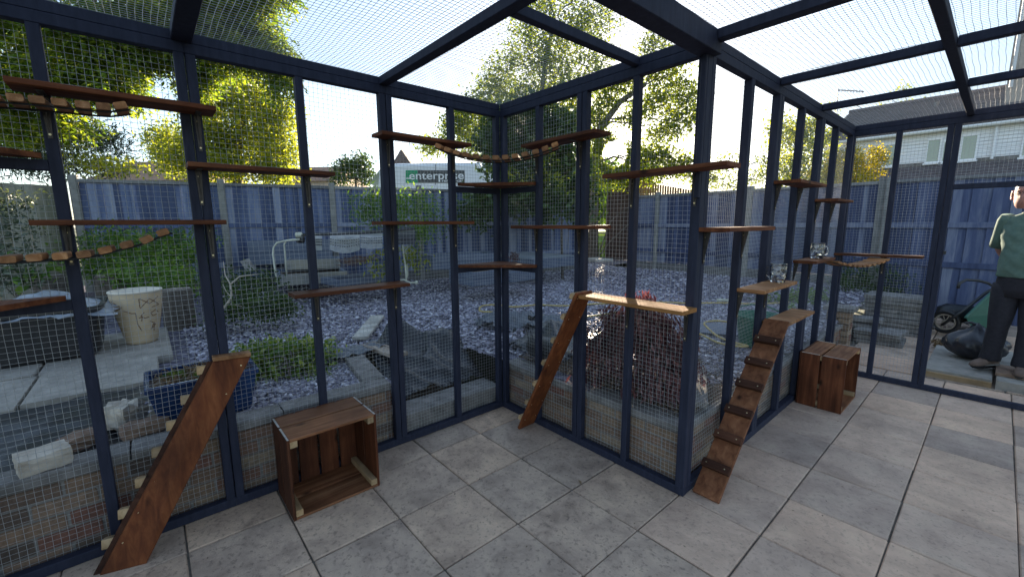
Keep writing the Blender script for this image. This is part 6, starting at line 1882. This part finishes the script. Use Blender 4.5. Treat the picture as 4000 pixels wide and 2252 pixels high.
    far_house('dark pointed gable beside the white van', 1532, 1606, 584, 640, 28, 'roof_tile', 'roof_tile', True)
houses()
def van():
    D = 11.6
    rh = np.array([RGT[0], RGT[1], 0]); rh /= np.linalg.norm(rh)
    fh = np.array([FWD[0], FWD[1], 0]); fh /= np.linalg.norm(fh)
    o = at_d(1480, 865, D); zt = float(plane_hit(1650, 634, o, rh)[2]); zb = .55
    def xs(px): return float(np.dot(plane_hit(px, 700, o, rh) - o, rh))
    t = thing('delivery_van', 'white rental van with a green and grey sign behind the back fence', 'van', (o[0], o[1], .2))
    L0, L1 = xs(1400), xs(2140)
    prof = [(L0 - .25, zb), (L0 - .28, 1.25), (L0 - .05, 1.45), (xs(1468), zt - .22), (xs(1490), zt - .05), (xs(1520), zt), (L1 - .1, zt + .02), (L1, zt - .1), (L1, zb)]
    wd = 2.0
    k = len(prof)
    rings = []
    for s, ins in ((0, .10), (.06, .03), (.2, 0), (wd - .2, 0), (wd - .06, .03), (wd, .10)):
        cx = sum(p[0] for p in prof) / k; cz = sum(p[1] for p in prof) / k
        rings.append([tuple(o + rh * (x - ins * np.sign(x - cx)) + fh * s + np.array([0, 0, z - o[2] - (ins if z > cz else -ins)])) for x, z in prof])
    part('body', MB().rings(rings), 'van_white', t)
    def Q(px, py, off=-.012): return plane_hit(px, py, o, rh) + fh * off
    def flat(name, p0, p1, p2, p3, mat, th=.01):
        a = [Q(*p0), Q(*p1), Q(*p2), Q(*p3)]
        b = [q + fh * th for q in a]
        mb = MB().add(a + b, [(0, 1, 2, 3), (7, 6, 5, 4), (0, 4, 5, 1), (1, 5, 6, 2), (2, 6, 7, 3), (3, 7, 4, 0)])
        return part(name, mb, mat, t)
    flat('cab_window', (1442, 722), (1478, 722), (1482, 668), (1462, 690), 'window')
    sg = flat('sign_green', (1585, 714), (1632, 714), (1632, 665), (1585, 665), 'sign_green')
    sg2 = flat('sign_panel', (1632.5, 714), (1815, 714), (1815, 665), (1632.5, 665), 'sign_grey')
    flat('panel_seam', (1700, 722), (1702, 722), (1702, 640), (1700, 640), 'sign_grey', .004)
    def word(txt, px, py, hpx, wpx, bold=0.012):
        cu = bpy.data.curves.new('lettering', 'FONT'); cu.body = txt; cu.size = 1.0; cu.extrude = .004; cu.offset = bold
        ob = bpy.data.objects.new('lettering', cu); C.objects.link(ob)
        bpy.context.view_layer.update()
        dg = bpy.context.evaluated_depsgraph_get()
        me = bpy.data.meshes.new_from_object(ob.evaluated_get(dg))
        bpy.data.objects.remove(ob)
        v = np.array([q.co[:] for q in me.vertices])
        v[:, 0] -= v[:, 0].min(); v[:, 0] /= v[:, 0].max()
        xh = .5
        a = Q(px, py, -.022); sx = wpx * D / FPX; sy = hpx * D / FPX / xh
        off = root_off(t)
        for q, (x, y, z) in zip(me.vertices, v):
            w_ = a + rh * x * sx + np.array([0, 0, 1.0]) * y * sy - fh * z
            q.co = Vector(w_) - off
        me.materials.clear(); me.materials.append(M['sign_text'])
        oo = bpy.data.objects.new('lettering', me); C.objects.link(oo); oo.parent = t
    word('enterprise', 1600, 701, 21, 209)
    word('rent-a-car', 1727, 711, 7.5, 84, .01)
    flat('sign_line', (1587, 699), (1603, 699), (1603, 695), (1587, 695), 'sign_text', -.012)
    for s in (xs(1530), xs(2020)):
        c = o + rh * s + fh * .15; c[2] = .62
        w_ = part('wheel', MB().tube([c, c + fh * .25], .36, 20), 'black_plastic', t)
        part('rim', MB().tube([c - fh * .01, c + fh * .02], .22, 16), 'perf_metal', w_)
van()

# ================================================================== THE MAN IN THE DOORWAY
def person():
    X, Yp = 2.735, 3.92
    z0 = .119
    t = thing('person', 'bald man in green T-shirt and dark jeans standing with hands behind his back', 'person', (X, Yp, z0))
    f = np.array([CAM[0] - X - .75, CAM[1] - Yp, 0.0]); f /= np.linalg.norm(f)      # facing towards us
    s = np.array([-f[1], f[0], 0.0])                                                 # his left, picture right
    if np.dot(s, RGT) < 0: s = -s
    def W(a, b, z): return np.array([X, Yp, 0]) + s * a + f * b + np.array([0, 0, z])
    def ell(ca, cb, z, ra, rb, n=28, p=1.0, tl=0.0):
        out = []
        for k in range(n):
            a = 2 * PI * k / n
            c_, s_ = math.cos(a), math.sin(a)
            out.append(W(ca + ra * np.sign(c_) * abs(c_) ** p, cb + rb * np.sign(s_) * abs(s_) ** p, z + tl * math.cos(a)))
        return out
    # body (head, neck, arms, trunk) as one skin surface through a Skin modifier
    me = bpy.data.meshes.new('body')
    J = {'pel': (0, 0, .98), 'belly': (0, .02, 1.15), 'chest': (0, 0, 1.36), 'neck0': (0, -.02, 1.53), 'neck1': (-.05, .015, 1.60),
         'sl': (-.15, -.02, 1.48), 'el': (-.205, -.14, 1.24), 'wl': (-.10, -.20, 1.03), 'hl': (-.02, -.21, .99), 'sr': (.15, -.02, 1.48), 'er': (.205, -.14, 1.24), 'wr': (.10, -.20, 1.03), 'hr': (.03, -.21, .98),
         'hipl': (-.09, 0, .93), 'kl': (-.11, .03, .56), 'al': (-.13, 0, .20), 'hipr': (.09, 0, .93), 'kr': (.09, .05, .56), 'ar': (.09, .05, .20)}
    Rr = {'pel': .12, 'belly': .13, 'chest': .13, 'neck0': .058, 'neck1': .055, 'sl': .055, 'el': .04, 'wl': .028, 'hl': .03, 'sr': .055, 'er': .04, 'wr': .028, 'hr': .03, 'hipl': .08, 'kl': .055, 'al': .04, 'hipr': .08, 'kr': .055, 'ar': .04}
    E_ = [('pel', 'belly'), ('belly', 'chest'), ('chest', 'neck0'), ('neck0', 'neck1'), ('chest', 'sl'), ('sl', 'el'), ('el', 'wl'), ('wl', 'hl'), ('chest', 'sr'), ('sr', 'er'), ('er', 'wr'), ('wr', 'hr'), ('pel', 'hipl'), ('hipl', 'kl'), ('kl', 'al'), ('pel', 'hipr'), ('hipr', 'kr'), ('kr', 'ar')]
    ks = list(J)
    off = Vector(t.location)
    me.from_pydata([tuple(Vector(W(*J[k])) - off) for k in ks], [(ks.index(a), ks.index(b)) for a, b in E_], [])
    o = bpy.data.objects.new('body', me); C.objects.link(o); o.parent = t
    o.modifiers.new('skin', 'SKIN'); o.modifiers.new('sub', 'SUBSURF').levels = 1
    for k, sv in zip(ks, me.skin_vertices[0].data):
        sv.radius = (Rr[k], Rr[k]); sv.use_root = (k == 'pel')
    me.materials.append(M['skin'])
    # head
    hz = 1.725
    W0_ = W
    def W(a, b, z): return W0_(a - .07, b, z)
    rings = []
    N = 32
    for i, (z, ra, rb, cb) in enumerate(((-.125, .030, .030, .055), (-.118, .045, .052, .045), (-.095, .060, .075, .030), (-.06, .069, .086, .018), (-.02, .073, .093, .010), (.02, .075, .097, .004), (.06, .074, .096, 0), (.085, .068, .088, -.004), (.105, .052, .068, -.006), (.118, .028, .037, -.006), (.122, .006, .008, -.006))):
        rr = []
        for k in range(N):
            a = 2 * PI * k / N
            x, y = ra * math.cos(a), rb * math.sin(a)
            fr = max(0, math.sin(a)) ** 10                      # front mid line
            side = math.exp(-((abs(x) - .03) / .016) ** 2) * (math.sin(a) > .3)
            if -.06 <= z <= .03: y += fr * (.024 if z < -.01 else .012 if z < .03 else 0)
            if -.001 <= z <= .03: y -= side * .012
            if z == -.06: y += fr * .004
            rr.append(W(x, y + cb, hz + z))
        rings.append(rr)
    hd = part('head', MB().rings(rings), 'skin', t, smooth=True)
    for sg in (-1, 1):
        e = []
        for (yy, zz, th) in ((.012, -.03, .006), (-.004, -.035, .010), (-.014, -.01, .012), (-.016, .018, .012), (-.004, .03, .010), (.010, .018, .006)):
            e.append(W(sg * (.076 + th), yy, hz + zz))
        part('ear', MB().tube(e, [.008, .011, .011, .011, .010, .007], 8), 'skin', hd, smooth=True)
        c = W(sg * .031, .094, hz + .012)
        part('eye', MB().lathe([(0.0, -.006), (.008, -.003), (.010, 0), (.008, .003), (0, .006)], c, 12), 'lens', hd, smooth=True)
        part('brow', MB().tube([W(sg * .012, .104, hz + .034), W(sg * .03, .102, hz + .040), W(sg * .052, .085, hz + .034)], [.004, .005, .003], 6), 'skin', hd)
        gl = [W(sg * .032 + .024 * math.cos(a), .112 - .012 * abs(math.cos(a)) * (1 if sg * math.cos(a) > 0 else 0), hz + .010 + .017 * math.sin(a)) for a in np.linspace(0, 2 * PI, 21)]
        part('spectacle_rim', MB().tube(gl, .0018, 5, False), 'lens', hd)
        part('spectacle_arm', MB().tube([W(sg * .056, .10, hz + .014), W(sg * .078, .03, hz + .014), W(sg * .082, -.005, hz + .016)], .002, 5), 'lens', hd)
    part('spectacle_bridge', MB().tube([W(-.009, .113, hz + .014), W(0, .118, hz + .017), W(.009, .113, hz + .014)], .0018, 5), 'lens', hd)
    part('nose', MB().rings([ell(0, .098, hz + .018, .007, .008, 12), ell(0, .106, hz - .004, .010, .012, 12), ell(0, .112, hz - .022, .015, .014, 12), ell(0, .104, hz - .032, .012, .010, 12)]), 'skin', hd, smooth=True)
    part('mouth', MB().tube([W(-.026, .089, hz - .062), W(-.01, .099, hz - .058), W(0, .1, hz - .059), W(.01, .099, hz - .058), W(.026, .089, hz - .062)], [.002, .004, .0045, .004, .002], 6), 'lip', hd, smooth=True)
    W = W0_
    # T-shirt
    sh = []
    keys = ((.985, .172, .135, .01), (1.0, .177, .14, .012), (1.06, .172, .138, .018), (1.16, .164, .134, .022), (1.26, .170, .128, .012), (1.36, .182, .122, 0), (1.44, .192, .114, -.012), (1.495, .182, .10, -.02), (1.53, .150, .088, -.022), (1.553, .098, .075, -.018), (1.562, .078, .068, -.012))
    fine = []
    for k0, k1 in zip(keys, keys[1:]):
        for q in range(4): fine.append([x + (y - x) * q / 4 for x, y in zip(k0, k1)])
    fine.append(list(keys[-1]))
    for z, ra, rb, cb in fine:
        R0 = ell(0, cb, z, ra, rb, 40, .86)
        ring = []
        for k, q in enumerate(R0):
            a = 2 * PI * k / 40
            ring.append(q + s * .006 * math.sin(5 * a + z * 30) * (z < 1.45) + f * (.008 * math.sin(3 * a + z * 24) + .005 * math.sin(7 * a - z * 60)) * (z < 1.47))
        sh.append(ring)
    ts = part('tshirt', MB().rings(sh, True, False), 'tshirt', t, smooth=True)
    part('collar', MB().tube([np.array(q) for q in ell(0, -.010, 1.562, .078, .068, 24)] + [np.array(ell(0, -.010, 1.562, .078, .068, 24)[0])], .007, 6, False), 'tshirt', ts, smooth=True)
    for sg in (-1, 1):
        A, B = np.array(W(sg * .165, -.02, 1.50)), np.array(W(sg * .20, -.09, 1.25))
        d = (B - A) / np.linalg.norm(B - A)
        e1 = np.cross(d, f); e1 /= np.linalg.norm(e1); e2 = np.cross(d, e1)
        rg = []
        for u, r_ in ((-.18, .05), (0, .066), (.25, .068), (.6, .068), (1.0, .070), (1.0, .062)):
            c = A + (B - A) * u
            rg.append([c + (e1 * math.cos(2 * PI * k / 24) * .95 + e2 * math.sin(2 * PI * k / 24)) * r_ for k in range(24)])
        part('sleeve', MB().rings(rg, True, False), 'tshirt', ts, smooth=True)
    # jeans
    wa = [ell(0, .005, z, ra, rb, 32, .9) for z, ra, rb in ((.80, .165, .118), (.88, .170, .128), (.96, .165, .128), (1.02, .158, .12))]
    jn = part('jeans', MB().rings(wa), 'jeans', t, smooth=True)
    for sg, kx, ky, axx, ay in ((-1, -.10, .03, -.125, 0.0), (1, .09, .05, .09, .06)):
        hip = np.array([sg * .088, .0, .90]); kn = np.array([kx, ky, .55]); an = np.array([axx, ay, z0 + .075])
        rg = []
        for u, r_ in ((-.05, .098), (0.12, .102), (.5, .092), (.85, .082), (1, .076)):
            c = hip + (kn - hip) * u
            rg.append(ell(c[0], c[1], c[2], r_, r_ * 1.05, 24))
        for u, r_ in ((.15, .076), (.5, .076), (.8, .074), (.92, .079), (1.0, .082), (1.06, .080)):
            c = kn + (an - kn) * u
            rg.append([q + f * .006 * math.sin(9 * k / 24 * 2 * PI + u * 20) * (u > .7) for k, q in enumerate(ell(c[0], c[1], c[2], r_ * .92, r_, 24))])
        part('trouser_leg', MB().rings(rg), 'jeans', jn, smooth=True)
        tf = -.45 if sg < 0 else .05
        fd = f * math.cos(tf) + s * math.sin(tf); sd_ = np.cross(fd, [0, 0, 1])
        zz = z0 if sg > 0 else .0735
        if sg < 0: zz = z0
        b = np.array(W(axx, ay, 0)); b[2] = 0
        rg = []
        for y_, w_, h_ in ((-.085, .028, .06), (-.06, .037, .075), (0, .040, .085), (.06, .044, .07), (.12, .047, .055), (.165, .042, .042), (.19, .026, .028)):
            c = b + fd * y_
            rg.append([c + sd_ * w_ * math.cos(2 * PI * k / 16) * (1.05 if math.sin(2 * PI * k / 16) < 0 else .9) + np.array([0, 0, zz + h_ * .5 + h_ * .5 * max(-.98, 1.25 * math.sin(2 * PI * k / 16)) if math.sin(2 * PI * k / 16) < .79 else zz + h_]) for k in range(16)])
        shoe = part('shoe', MB().rings(rg), 'shoe', t, smooth=True)
        part('sole', MB().tube([b + fd * y_ + np.array([0, 0, zz + .008]) for y_ in (-.08, 0, .1, .17)], [.036, .040, .046, .03], 8), 'black_plastic', shoe)
person()

# ---- grit and a fallen leaf on the patio
def patio_bits():
    n = 420
    x = rng.uniform(0.02, 3.2, n); y = rng.uniform(-2.4, 2.9, n)
    k = ~((x < 1.56) & (y > -0.02))
    x, y = x[k], y[k]; n = len(x)
    V = []
    L = rng.uniform(0.002, 0.008, n); th = rng.uniform(0, 2 * PI, n)
    z = np.full(n, 0.0012)
    dx, dy = np.cos(th) * L, np.sin(th) * L
    ex, ey = -np.sin(th) * L * .5, np.cos(th) * L * .5
    V = np.stack([np.stack([x - dx, y - dy, z], 1), np.stack([x + ex, y + ey, z + .002], 1), np.stack([x + dx, y + dy, z], 1), np.stack([x - ex, y - ey, z + .002], 1)], 1).reshape(-1, 3)
    me = fast_mesh('grit', V, 4, 'litter')
    o = bpy.data.objects.new('grit', me); C.objects.link(o)
    tag(o, 'dark grit and crumbs scattered over the patio slabs', 'grit', kind='stuff')
    c = at_z(2265, 1882, 0.004)
    me = leaf_mesh('fallen_leaf', np.array([c]), 0.045, 'leaf_dry', 2.0, 0.6, 0.0, np.array([[1.0, .3, 0.0]]))
    o = bpy.data.objects.new('fallen_leaf', me); C.objects.link(o)
    tag(o, 'single dry brown leaf lying on the patio before the corner', 'leaf')
patio_bits()
